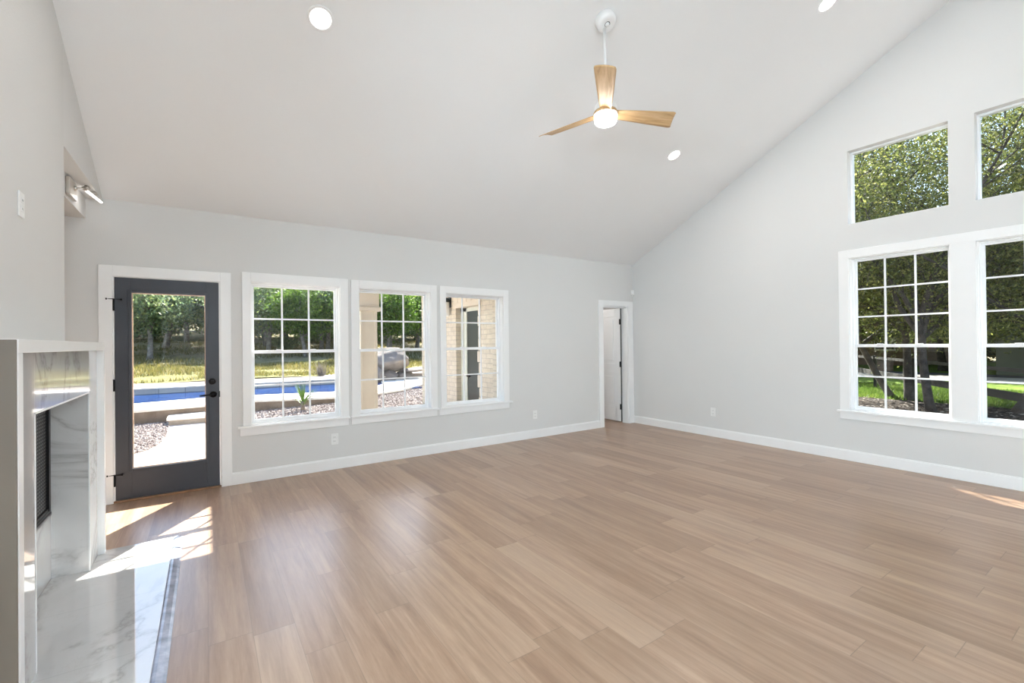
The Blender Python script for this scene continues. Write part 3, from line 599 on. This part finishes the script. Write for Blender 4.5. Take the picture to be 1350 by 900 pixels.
# meadow strip beyond the pool
mx = np.linspace(-16, 22, 60); my = np.linspace(17.6, 25, 24); X, Y = np.meshgrid(mx, my, indexing='ij'); Z = hill(X, Y) + .03
I = np.arange(60 * 24).reshape(60, 24); tag(raw_mesh('meadow', np.stack([X, Y, Z], -1).reshape(-1, 3), np.stack([I[:-1, :-1], I[1:, :-1], I[1:, 1:], I[:-1, 1:]], -1).reshape(-1, 4), 'meadow_ground', smooth=True), 'yellow green meadow between the pool and the woods', 'ground', kind='structure')
def blades(name, n, x0, x1, y0, y1, zf, h, w, mat, label, cat, dens=None):
    x = rng.uniform(x0, x1, n); y = rng.uniform(y0, y1, n)
    if dens is not None: k = dens(x, y); x, y = x[k], y[k]; n = len(x)
    z = zf(x, y); a = rng.uniform(0, 2 * np.pi, n); hh = h * rng.uniform(.5, 1.3, n); le = rng.normal(0, .35, (n, 2)) * hh[:, None]
    dx, dy = np.cos(a) * w, np.sin(a) * w
    v = np.stack([np.stack([x - dx, y - dy, z], -1), np.stack([x + dx, y + dy, z], -1), np.stack([x + dx * .15 + le[:, 0], y + dy * .15 + le[:, 1], z + hh], -1)], 1).reshape(-1, 3)
    return tag(raw_mesh(name, v, np.arange(3 * n).reshape(-1, 3), mat, k=3), label, cat, kind='stuff')
blades('meadow_grass', 26000, -6, 14, 17.9, 24.5, lambda x, y: hill(x, y) + .02, .14, .016, 'grass_blade', 'dry yellow green meadow grass beyond the pool', 'grass', lambda x, y: np.sin(x * 1.3 + y) + np.sin(x * .6 - y * 1.7) > -.9)
# pool
front = [(-7, 11.2), (-1.16, 11.7), (0, 11.9), (.92, 12.1), (1.7, 11.85), (2.5, 11.6), (3.7, 11.75), (4.6, 12.35), (5.7, 13.6), (6.6, 15.2), (7.2, 16.6)]
inner = [(7.0, 16.6), (5.2, 16.3), (4.7, 14.4), (3.7, 13.2), (2.87, 12.97), (1.02, 13.43), (-.07, 13.55), (-1.31, 13.2), (-7, 13.0)]
pool = thing('pool', 'blue swimming pool with pale stone coping behind the patio', 'pool', (1, 14, -.2))
mb = MB(); ol = front + inner; n = len(ol); mb.add([(x, y, .15) for x, y in ol] + [(x, y, .105) for x, y in ol], [tuple(range(n)), tuple(range(2 * n - 1, n - 1, -1))] + [(i, (i + 1) % n, n + (i + 1) % n, n + i) for i in range(n)]); mb.build('coping', 'coping_stone', pool)
mb = MB(); n = len(front)
fr2 = [(x, y + .03) for x, y in front]; mb.add([(x, y, .105) for x, y in fr2] + [(x, y, -.3) for x, y in fr2], [(i, i + 1, n + i + 1, n + i) for i in range(n - 1)]); mb.build('ledge_wall', 'ledge_stone', pool)
mb = MB(); n = len(inner); mb.add([(x, y, .14) for x, y in inner] + [(x, y, -.35) for x, y in inner], [(i, i + 1, n + i + 1, n + i) for i in range(n - 1)]); mb.build('pool_edge', 'pool_tile', pool)
mb = MB(); mb.box(-7, 5.4, 12.9, 15.95, -.3, .118); wt = mb.build('water', 'pool_water', pool)
mb = MB(); mb.box(-7, 5.2, 15.9, 16.0, -.3, .255); mb.build('tile_wall', 'pool_tile', pool)
mb = MB(); mb.box(-7, 5.3, 15.86, 16.75, .255, .295, .006); mb.build('far_coping', 'coping_stone', pool)
sheet('gravel_strip', [(-9, 16.6), (8, 16.6), (9, 18.4), (-9, 18.1)], .30, .3, 'gravel_ground', 'pinkish gravel strip behind the pool', 'gravel')
st = MB(); 
st.box(-.66, .52, 11.22, 11.95, -.05, 0.0, .012); stp = tag(st.build('patio_step', 'coping_stone'), 'low stone step up to the pool coping', 'step')
st = MB(); st.box(-.63, .49, 11.26, 11.9, -.16, -.05, .008); st.build('riser', 'step_stone', stp)
# gravel beds
bed1 = [(-7, 7.6), (-1.3, 8.45), (-.884, 8.60), (-.76, 8.75), (-.66, 9.05), (-.60, 9.5), (-.585, 10.2), (-.62, 11.1), (-.70, 11.75), (-7, 11.3)]
sheet('gravel_bed', bed1, -.138, .05, 'gravel_ground', 'pinkish gravel bed left of the patio outside the door', 'gravel')
gz = lambda x, y: -.13 + .065 * min(max(x - .5, 0), 3.2)
gb = MB(); gx = [.42, 1.0, 1.6, 2.2, 2.8, 3.4, 4.2, 5.4, 7.0]
fy = lambda x: float(np.interp(x, [p[0] for p in front], [p[1] for p in front]))
for a, b in zip(gx[:-1], gx[1:]):
    ya, yb = (6.3 if a < 3.7 else 8.4), (6.3 if b < 3.7 else 8.4)
    gb.add([(a, ya, gz(a, 0)), (b, yb, gz(b, 0)), (b, fy(b) + .05, gz(b, 0)), (a, fy(a) + .05, gz(a, 0))], [(0, 1, 2, 3)])
tag(gb.build('gravel_bed', 'gravel_ground'), 'pinkish gravel bed below the pool coping outside the windows', 'gravel', kind='structure')
def stones(name, n, pts, zf, r0, r1, mat, label, cat, flat=.6):
    base = np.array([(1, 0, 0), (-1, 0, 0), (0, 1, 0), (0, -1, 0), (0, 0, 1), (0, 0, -1)], float); tri = np.array([(0, 2, 4), (2, 1, 4), (1, 3, 4), (3, 0, 4), (2, 0, 5), (1, 2, 5), (3, 1, 5), (0, 3, 5)])
    n = len(pts); r = rng.uniform(r0, r1, n); a = rng.uniform(0, 6.28, n); v = np.repeat(base[None], n, 0) * rng.uniform(.6, 1.25, (n, 6, 1)); v[:, :, 2] *= flat
    ca, sa = np.cos(a)[:, None], np.sin(a)[:, None]; vx = v[:, :, 0] * ca - v[:, :, 1] * sa; vy = v[:, :, 0] * sa + v[:, :, 1] * ca
    v = np.stack([vx, vy, v[:, :, 2]], -1) * r[:, None, None]; z = np.array([zf(x, y) for x, y in pts]); v += np.stack([pts[:, 0], pts[:, 1], z + r * flat * .4], -1)[:, None]
    f = (tri[None] + (np.arange(n) * 6)[:, None, None]).reshape(-1, 3)
    return tag(raw_mesh(name, v.reshape(-1, 3), f, mat, k=3), label, cat, kind='stuff')
def inpoly(p, poly):
    x, y = p[:, 0], p[:, 1]; c = np.zeros(len(p), bool); j = len(poly) - 1
    for i in range(len(poly)):
        xi, yi = poly[i]; xj, yj = poly[j]; c ^= ((yi > y) != (yj > y)) & (x < (xj - xi) * (y - yi) / (yj - yi + 1e-12) + xi); j = i
    return c
p = np.stack([rng.uniform(-2.6, -.5, 9000), rng.uniform(8.2, 11.8, 9000)], -1); p = p[inpoly(p, bed1)]
stones('gravel_stones', 0, p, lambda x, y: -.138, .012, .034, 'gravel_stone', 'loose pinkish stones in the bed left of the patio', 'gravel')
p = np.stack([rng.uniform(.5, 6.0, 16000), rng.uniform(8.0, 13.4, 16000)], -1); p = p[np.array([y < fy(x) - .03 and not (x > 3.6 and y < 8.5) for x, y in p])]
stones('gravel_stones', 0, p, lambda x, y: gz(x, y), .014, .036, 'gravel_stone', 'loose pinkish stones below the pool coping', 'gravel')
# yucca, dry bush
q = thing('yucca', 'spiky green yucca in the gravel in front of the pool', 'plant', (1.80, 11.15, gz(1.8, 0)))
lv = MB(); 
for k in range(46):
    a = random.uniform(0, 6.283); e_ = random.uniform(.25, 1.45); L = random.uniform(.34, .60); o = Vector((1.80, 11.15, gz(1.8, 0) + random.uniform(.10, .2)))
    dirv = Vector((math.cos(a) * math.cos(e_), math.sin(a) * math.cos(e_), math.sin(e_))); side = dirv.cross(Vector((0, 0, 1))).normalized() * .011
    m1 = o + dirv * L * .55; tip = o + dirv * L + Vector((0, 0, -.04 * math.cos(e_)))
    lv.add([o - side, o + side, m1 + side, m1 - side, tip, o + Vector((0, 0, -.012)), m1 + Vector((0, 0, -.012))], [(0, 1, 2, 3), (3, 2, 4), (0, 5, 6, 3), (1, 5, 6, 2), (3, 6, 4), (2, 6, 4)])
lv.build('leaves', 'yucca_green', q)
m = MB(); m.tube([(1.80, 11.15, gz(1.8, 0) - .02), (1.80, 11.15, gz(1.8, 0) + .2)], [.05, .04], 10); m.build('stem', 'dry_stem', q)
q = thing('dry_bush', 'small grey leafless bush at the meadow edge behind the pool', 'plant', (3.5, 17.7, .28))
m = MB()
for k in range(90):
    a = random.uniform(0, 6.283); e_ = random.uniform(.5, 1.5); L = random.uniform(.3, .62); o = Vector((3.5 + random.uniform(-.05, .05), 17.7 + random.uniform(-.05, .05), .26)); dv_ = Vector((math.cos(a) * math.cos(e_), math.sin(a) * math.cos(e_), math.sin(e_)))
    b_ = o + dv_ * L * .5; m.tube([o, b_, b_ + (dv_ + Vector((random.uniform(-.5, .5), random.uniform(-.5, .5), .2))).normalized() * L * .5], [.009, .007, .003], 4, False)
m.build('twigs', 'dry_stem', q)
m = MB(); m.tube([(3.5, 17.7, .22), (3.5, 17.7, .34)], [.05, .035], 8); m.build('stem', 'dry_stem', q)
# boulders of the pool waterfall
def rock(label, c, s, seed, name='boulder', jag=.22):
    b = bmesh.new(); bmesh.ops.create_icosphere(b, subdivisions=4, radius=1); rr = random.Random(seed); pl = [(Vector((rr.uniform(-1, 1), rr.uniform(-1, 1), rr.uniform(-1, 1))).normalized(), rr.uniform(.62, .9)) for _ in range(14)]
    for v in b.verts:
        for nrm_, d_ in pl:
            k = v.co.dot(nrm_) - d_
            if k > 0: v.co -= nrm_ * k * .92
        v.co += v.co.normalized() * (math.sin(v.co.x * 7 + seed) * math.sin(v.co.y * 6) * math.sin(v.co.z * 8 + 1)) * .03 * jag / .22
        v.co = Vector((c[0] + v.co.x * s[0], c[1] + v.co.y * s[1], c[2] + v.co.z * s[2]))
    mb = MB(); mb.add([tuple(v.co) for v in b.verts], [tuple(v.index for v in f.verts) for f in b.faces]); b.free()
    o = mb.build(name, 'boulder_stone', None, (c[0], c[1], c[2] - s[2])); return tag(o, label, 'rock', 'boulders of the pool waterfall')
rock('large grey boulder on top of the pool rock pile', (5.62, 16.25, .86), (.80, .65, .46), 3)
rock('tan supporting boulder in the middle under the large grey boulder', (5.50, 16.2, .26), (.42, .5, .30), 5)
rock('grey supporting boulder at the left foot of the rock pile', (4.96, 16.1, .32), (.26, .5, .40), 8)
rock('flat slab sticking out right of the large grey boulder', (6.42, 16.25, .47), (.60, .5, .09), 12)
rock('low tan boulder under the flat slab at the right', (6.15, 16.3, .26), (.36, .45, .20), 15)

# porch: column, roof, wing wall with entry
q = thing('porch_column', 'beige square porch column outside the middle window', 'column', (2.17, 7.5, -.15))
m = MB(); m.box(2.04, 2.31, 7.36, 7.63, -.15, 1.95, .004); m.box(2.04, 2.075, 7.345, 7.365, .1, 1.95, .002); m.box(2.27, 2.31, 7.345, 7.365, .1, 1.95, .002); m.build('shaft', 'porch_trim', q)
m = MB(); m.box(1.99, 2.36, 7.31, 7.68, 1.95, 2.02, .008); m.box(2.01, 2.34, 7.33, 7.66, 2.02, 2.6, .004); m.build('capital', 'porch_trim', q)
m = MB(); m.box(1.99, 2.36, 7.31, 7.68, -.15, .08, .006); m.build('column_base', 'porch_trim', q)
m = MB(); m.box(1.98, 2.34, 5.72, 8.3, 2.56, 2.76); m.box(1.98, 3.75, 7.33, 7.66, 2.56, 2.76); m.box(1.72, 4.2, 5.72, 8.6, 2.76, 2.86); m.box(3.75, 7.4, 5.72, 8.6, 2.86, 2.96)
tag(m.build('porch_roof', 'porch_soffit'), 'porch roof and beams over the entry outside', 'porch roof', kind='structure')
PW = lambda u, d, z: (3.75 + d, u, z)
wall('wall_entry', PW, 5.72, 8.3, flat(2.86), [(6.50, 7.376, -.3, 2.05)], .115, 'brick_wing', 'pale brick entry wall seen through the last window', z0=-.3)
m = MB(); m.box(3.865, 4.3, 8.2, 8.3, -.3, 2.86); m.box(4.2, 4.3, 5.72, 8.3, -.3, 2.86)
tag(m.build('wall_wing', 'brick_back'), 'brick end of the entry wing', 'wall', kind='structure')
rr = random.Random(4); m = MB(); z = -.15
while z < 2.02:
    hgt = rr.uniform(.14, .22); m.box(3.735 - rr.uniform(0, .02), 3.865, 6.47, 6.52 + rr.uniform(0, .05), z, min(z + hgt, 2.05) - .008, .012); z += hgt
k = 0
for i_ in range(6): m.box(3.735 - rr.uniform(0, .015), 3.80, 6.42 + i_ * .17, 6.42 + i_ * .17 + .155, 2.13, 2.36, .01)
qo = m.build('quoin_stones', 'cream_stucco', None); tag(qo, 'rough tan stones edging the dark entry door', 'stone edging', kind='structure')
t = thing('door_3', 'dark entry door in the brick wall outside', 'door', (3.88, 6.8, -.15), kind='structure')
m = MB(); m.box(3.862, 3.90, 6.50, 7.15, -.15, 1.98, .003); m.box(3.853, 3.864, 6.58, 7.07, .05, .75, .004); m.box(3.853, 3.864, 6.58, 7.07, .95, 1.86, .004); m.build('door_leaf', 'entry_door_dark', t)
m = MB(); m.box(3.845, 3.90, 7.15, 7.376, -.15, 2.05, .004); m.box(3.845, 3.90, 6.50, 7.376, 1.98, 2.05, .004); m.box(3.83, 3.85, 7.25, 7.29, -.15, 2.0, .002); m.build('door_jamb', 'entry_frame', t)
m = MB(); m.lathe([(0, 0), (.03, 0), (.03, .01), (.012, .014), (.012, .04), (.026, .05), (0, .07)], (3.86, 7.08, .85), (-1, 0, 0), 16); m.build('door_knob', 'black_metal', t)
m = MB(); m.box(3.72, 3.76, 6.46, 7.44, 2.05, 2.14, .006); m.build('door_header', 'cream_stucco', t)
q = thing('wall_lantern', 'black and white wall lantern beside the entry door outside', 'wall light', (3.75, 7.60, 1.95))
m = MB(); m.box(3.735, 3.75, 7.55, 7.65, 2.08, 2.28, .004); m.box(3.66, 3.74, 7.59, 7.61, 2.20, 2.225); m.lathe([(.0, 0), (.062, 0), (.062, .06), (.05, .075), (.0, .08)], (3.67, 7.60, 2.18), n=20); m.build('lantern_cap', 'black_metal', q)
m = MB(); m.lathe([(0, -.02), (.048, -.02), (.055, 0), (.055, .24), (0, .24)], (3.67, 7.60, 1.94), n=20); m.build('glass_shade', 'plate_white', q)

# ------------------------------------------------------------------ trees
def make_tree(seed, trunk_h, r0, lean, nmain, reach, rise, leaves, lsize, sub=5, spread=.34, droop=0.0, bark_n=7):
    R = random.Random(seed); N = np.random.default_rng(seed); br = MB(); pts = []
    def path(o, d, L, n, wob, dr=0.0):
        P_ = [Vector(o)]; d = Vector(d).normalized()
        for i in range(n):
            d = (d + Vector((R.uniform(-wob, wob), R.uniform(-wob, wob), R.uniform(-wob, wob) * .7 - dr))).normalized(); P_.append(P_[-1] + d * L / n)
        return P_
    tr = path((0, 0, -.15), (lean[0], lean[1], 1), trunk_h + .15, 5, .10); br.tube(tr, [r0 * (1.35 if i == 0 else 1 - .07 * i) for i in range(len(tr))], bark_n + 3, True)
    top = tr[-1]; a0 = R.uniform(0, 6.28)
    for m_ in range(nmain):
        a = a0 + 6.283 * m_ / nmain + R.uniform(-.35, .35); L = reach * R.uniform(.75, 1.15); e = R.uniform(*rise)
        o = tr[-1] if m_ % 2 else tr[-2]; mp_ = path(o, (math.cos(a) * math.cos(e), math.sin(a) * math.cos(e), math.sin(e)), L, 7, .22, droop)
        br.tube(mp_, [r0 * .62 * (1 - .115 * i) for i in range(8)], bark_n, False)
        for i in range(1, 8):
            for _ in range(2 if i > 1 else 1):
                dd = (mp_[i] - mp_[i - 1]).normalized(); d2 = (dd * .5 + Vector((R.uniform(-1, 1), R.uniform(-1, 1), R.uniform(-.45, 1)))).normalized()
                l2 = reach * R.uniform(.22, .42); sp = path(mp_[i], d2, l2, 4, .3, droop); br.tube(sp, [r0 * .20 * (1 - .2 * k) for k in range(5)], 5, False)
                for s_ in sp[2:]: pts.append(s_)
                for k in range(sub):
                    o3 = sp[R.randint(1, 4)]; d3 = Vector((R.uniform(-1, 1), R.uniform(-1, 1), R.uniform(-.6, .8))).normalized(); l3 = reach * R.uniform(.10, .2)
                    e3 = o3 + d3 * l3; br.tube([o3, (o3 + e3) / 2 + Vector((0, 0, .03)), e3], [r0 * .06, r0 * .045, r0 * .02], 4, False); pts.append(e3); pts.append((o3 + e3) / 2)
    pts = np.array([tuple(p_) for p_ in pts]); c = pts[N.integers(0, len(pts), leaves)] + N.normal(0, spread, (leaves, 3)) * np.array([1, 1, .7])
    u = N.normal(size=(leaves, 3)); u /= np.linalg.norm(u, axis=1)[:, None]; w = N.normal(size=(leaves, 3)); w[:, 2] *= .6; w -= u * (u * w).sum(1)[:, None]; w /= np.linalg.norm(w, axis=1)[:, None]
    s = lsize * N.uniform(.6, 1.3, leaves)[:, None]; V_ = np.stack([c - u * s, c - w * s * .5, c + u * s, c + w * s * .5], 1).reshape(-1, 3)
    return br, V_
def tree(name, label, cat, spec, bark, leaf, locs, group=None):
    br, V_ = make_tree(**spec); root0 = None
    for i, (x, y, z, rot, sc) in enumerate(locs):
        if i == 0:
            q = thing(name, label if isinstance(label, str) else label[0], cat, (0, 0, 0), group); b_ = br.build('trunk', bark, q, (0, 0, 0)); f_ = raw_mesh('foliage', V_, np.arange(len(V_)).reshape(-1, 4), leaf, q); kids = (b_, f_)
        else:
            q = bpy.data.objects.new(name, None); COL.objects.link(q); tag(q, label if isinstance(label, str) else label[i], cat, group)
            for k_ in kids: c_ = k_.copy(); COL.objects.link(c_); c_.parent = q
        q.location = (x, y, z); q.rotation_euler = (0, 0, rot); q.scale = (sc,) * 3
HZ = lambda x, y: float(hill(np.array(x), np.array(y)))
def spots(lst): return [(x, y, HZ(x, y), random.uniform(0, 6.28), s) for x, y, s in lst]
wl = 'scrubby green oak in the woods beyond the pool'; wg = 'trees of the woods beyond the pool'
tree('woodland_oak', wl, 'tree', dict(seed=21, trunk_h=1.9, r0=.13, lean=(.1, .05), nmain=6, reach=2.7, rise=(.3, 1.2), leaves=15000, lsize=.08, sub=4, spread=.36), 'bark', 'leaf_wood',
     spots([(-2.3, 28.2, 1.0), (3.0, 30.0, 1.1), (10.2, 29.6, 1.1), (-4.6, 33.5, 1.25), (1.0, 35.5, 1.3), (6.5, 33, 1.25), (13.0, 32.0, 1.3), (-8.5, 41, 1.6), (-1.2, 43.6, 1.5), (6.0, 45, 1.6), (15, 44, 1.6), (22, 40, 1.6)]), wg)
tree('woodland_oak', wl, 'tree', dict(seed=33, trunk_h=2.4, r0=.15, lean=(-.12, .1), nmain=7, reach=2.9, rise=(.2, 1.3), leaves=17000, lsize=.09, sub=4, spread=.40), 'bark', 'leaf_wood',
     spots([(.6, 32.0, 1.05), (6.4, 30.6, 1.0), (-7, 29.5, 1.1), (-2.2, 36.5, 1.3), (3.8, 38.5, 1.4), (10, 38, 1.4), (18, 36, 1.4), (-5, 50, 1.9), (3, 53, 1.9), (11.5, 53, 1.9), (20, 52, 1.9), (28, 48, 1.9)]), wg)
tree('juniper_tree', ['bright yellow green juniper behind the pool boulders', 'bright green juniper standing deeper in the woods behind the boulders', 'bright green juniper above the dry bush'], 'tree', dict(seed=45, trunk_h=1.4, r0=.12, lean=(.05, 0), nmain=7, reach=2.2, rise=(.4, 1.3), leaves=17000, lsize=.075, sub=4, spread=.36), 'bark', 'leaf_bright',
     spots([(8.6, 25.5, 1.05), (12.4, 28.5, 1.3), (4.6, 27.6, 1.0)]), 'bright junipers behind the pool')
tree('scrub_bush', 'low scrub bush between the trunks of the woods', 'bush', dict(seed=52, trunk_h=.4, r0=.06, lean=(0, 0), nmain=6, reach=1.7, rise=(.2, 1.1), leaves=7000, lsize=.08, sub=3, spread=.3), 'bark', 'leaf_wood',
     spots([(2.2, 43.5, 1.1), (8.2, 42, 1.2), (-6.5, 46, 1.5), (-3.5, 47, 1.5), (1.2, 48, 1.6), (4.6, 49, 1.6), (8.8, 49, 1.6), (14, 48, 1.6), (18, 45, 1.6), (4.6, 34.6, .5), (-9, 50, 2.2), (-3, 58, 2.4), (3, 60, 2.4), (9, 60, 2.4), (15, 59, 2.4), (21, 58, 2.4), (26, 54, 2.2)]), 'scrub bushes in the woods')
blades('woodland_grass', 16000, -8, 18, 25, 44, lambda x, y: hill(x, y) + .02, .22, .02, 'grass_blade', 'dry grass tufts on the wooded slope', 'grass', lambda x, y: np.sin(x * .9 + y * .8) + np.sin(x * .5 - y * 1.1) > -.3)
# live oaks outside the gabled wall
OK_ = dict(trunk_h=2.2, r0=.098, nmain=7, reach=5.0, rise=(.25, 1.3), leaves=62000, lsize=.034, sub=7, spread=.36, droop=.02)
tree('live_oak', 'live oak with a forked trunk, nearest the tall corner side window', 'tree', dict(seed=61, lean=(.12, .12), **OK_), 'bark_dark', 'leaf_oak', [(13.6, 3.2, -.3, .6, 1.0)])
tree('live_oak', 'live oak with a straight trunk behind the fence side of the forked oak', 'tree', dict(seed=62, lean=(-.02, -.05), **OK_), 'bark_dark', 'leaf_oak', [(15.7, 4.15, -.3, 2.0, 1.1)])
tree('live_oak', ['live oak with a leaning trunk at the left edge of the corner side window', 'live oak with a leaning trunk outside the side window cut by the photo edge', 'live oak close to the house right of the photo edge', 'live oak behind the leaning oaks', 'live oak added beside the entry wing to shade the side windows'], 'tree', dict(seed=63, lean=(.55, .15), **OK_), 'bark_dark', 'leaf_oak',
     [(16.2, 4.6, -.3, 1.9, 1.0), (14.9, 2.2, -.3, -1.2, 1.0), (14.2, -4.2, -.3, 4.0, 1.0), (20.5, 1.5, -.3, 3.3, 1.5), (12.0, 8.3, -.3, 2.6, 1.0)], 'live oaks outside the gabled wall')  # last oak is added to block sun through the side windows
tree('street_tree', 'dark green tree across the lawn beyond the driveway', 'tree', dict(seed=71, trunk_h=2.2, r0=.16, lean=(.05, .1), nmain=7, reach=3.4, rise=(.2, 1.2), leaves=16000, lsize=.12, sub=4, spread=.45), 'bark_dark', 'leaf_oak',
     [(27.5, 3.0, -.3, .3, 1.1), (31.5, 7.0, -.3, 1.7, 1.2), (34, 13.5, -.3, 2.7, 1.2), (30, 12.5, -.3, 3.8, 1.0), (38, 5.0, -.3, 4.4, 1.5), (24, 12.0, -.3, 5.5, 1.0), (41, 11.0, -.3, 5.0, 1.6), (46, 16, -.3, 1.0, 1.7), (36, -2, -.3, 2.0, 1.5), (24.5, -1.5, -.3, 1.0, 1.1), (52, 4, -.3, .5, 2.0), (54, 10, -.3, 1.5, 2.0), (53, 17, -.3, 2.5, 2.0), (50, -2, -.3, 3.5, 2.0), (56, 24, -.3, 4.5, 2.0)], 'trees across the lawn')
tree('hedge_shrub', 'dense shrub along the far side of the lawn, behind the shed', 'bush', dict(seed=53, trunk_h=.4, r0=.06, lean=(0, 0), nmain=6, reach=1.9, rise=(.15, 1.1), leaves=8000, lsize=.10, sub=3, spread=.34), 'bark_dark', 'leaf_oak',
     [(47, y_, -.4, y_, 1.6) for y_ in (-1.5, 1.0, 3.5, 6.0, 8.2, 18.5, 21)], 'hedge beyond the far lawn')
# ground right of the house
def slab(name, x0, x1, y0, y1, z, mat, label, cat): m = MB(); m.box(x0, x1, y0, y1, z - .1, z); return tag(m.build(name, mat), label, cat, kind='structure')
slab('mulch_bed', 6.37, 15.6, -9, 5.6, -.24, 'mulch_ground', 'dark leaf mulch under the live oaks', 'ground')
slab('lawn', 15.6, 24.6, -9, 16.3, -.23, 'lawn_ground', 'sunny green lawn beyond the fence', 'lawn')
slab('driveway', 24.6, 27.2, -9, 16.3, -.21, 'driveway_concrete', 'pale concrete drive beyond the lawn', 'driveway')
slab('road', 27.2, 29.2, -9, 16.3, -.22, 'asphalt', 'dark road behind the drive', 'road')
slab('far_lawn', 29.2, 46, -9, 16.3, -.23, 'lawn_ground', 'green lawn in front of the brick house', 'lawn')
blades('lawn_grass', 30000, 15.6, 20.5, 1.0, 9.5, lambda x, y: np.full_like(x, -.23), .09, .012, 'lawn_blade', 'bright green lawn grass blades beyond the fence', 'grass')
p = np.stack([rng.uniform(9.5, 15.9, 9000), rng.uniform(.8, 5.6, 9000)], -1)
stones('mulch_chips', 0, p, lambda x, y: -.24, .015, .05, 'mulch_chip', 'dark mulch chips and fallen leaves under the live oaks', 'mulch', .3)
rock('small reddish stone on the mulch outside the side window', (15.3, 2.95, -.14), (.17, .17, .14), 21, 'stone')
# ranch fence
A = Vector((11.2, .8, 0)); B = Vector((21.4, 7.72, 0)); dv = (B - A).normalized(); L = (B - A).length; q = thing('fence', 'dark wooden two rail fence between the mulch and the lawn', 'fence', (A.x, A.y, -.3)); nn = Vector((-dv.y, dv.x, 0))
for z, hh in ((.80, .075), (.30, .16)):
    m = MB(); vs = [A + dv * s_ + nn * o_ + Vector((0, 0, z + k_)) for s_ in (0, L) for o_ in (-.02, .02) for k_ in (-hh / 2, hh / 2)]; m.add(vs, [(0, 1, 3, 2), (4, 6, 7, 5), (0, 4, 5, 1), (2, 3, 7, 6), (0, 2, 6, 4), (1, 5, 7, 3)]); m.build('rail', 'fence_wood', q)
for k in range(5):
    c_ = A + dv * (L * (k + .06) / 4.2); m = MB(); m.box(c_.x - .04, c_.x + .04, c_.y - .04, c_.y + .04, -.35, .88, .006); m.build('post', 'fence_wood', q)
# neighbours
q = thing('shed', 'olive grey shed behind the oaks, outside the side window cut by the photo edge', 'shed', (31, 1, -.3))
m = MB(); m.box(29.6, 34, -4, 4.8, -.3, 2.5); m.build('wall', 'shed_wall', q)
m = MB(); m.add([(29.2, -4.4, 2.45), (29.2, 5.2, 2.45), (31.8, 5.2, 3.6), (31.8, -4.4, 3.6), (34.4, 5.2, 2.45), (34.4, -4.4, 2.45)], [(0, 1, 2, 3), (3, 2, 4, 5), (0, 3, 5), (1, 2, 4), (0, 1, 4, 5)]); m.build('roof', 'roof_shingle', q)
q = thing('brick_house', 'red brick house far beyond the lawn', 'house', (40, 14, -.3))
m = MB(); m.box(36, 44, 9.2, 17, -.3, 2.9); m.build('wall', 'brick_red', q)
m = MB(); m.add([(35.4, 8.6, 2.85), (35.4, 17.6, 2.85), (44.6, 17.6, 2.85), (44.6, 8.6, 2.85), (40, 11.6, 5.2), (40, 14.6, 5.2)], [(0, 1, 5, 4), (1, 2, 5), (2, 3, 4, 5), (3, 0, 4), (0, 1, 2, 3)]); m.build('roof', 'roof_shingle', q)
for y_ in (10.2, 12.2, 14.4):
    m = MB(); m.box(35.94, 36.02, y_, y_ + 1.1, .7, 2.1, .01); w_ = m.build('window', 'vinyl_white', q); m = MB(); m.box(35.93, 35.945, y_ + .08, y_ + 1.02, .78, 2.02); m.build('pane', 'entry_door_dark', w_)
q = thing('brick_pillar', 'low brown brick pillar beside the drive', 'pillar', (29.6, 8.9, -.23))
m = MB(); m.box(29.3, 29.8, 8.55, 9.2, -.25, .22, .01); m.build('shaft', 'brick_red', q); m = MB(); m.box(29.25, 29.85, 8.5, 9.25, .22, .28, .01); m.build('cap', 'ledge_stone', q)
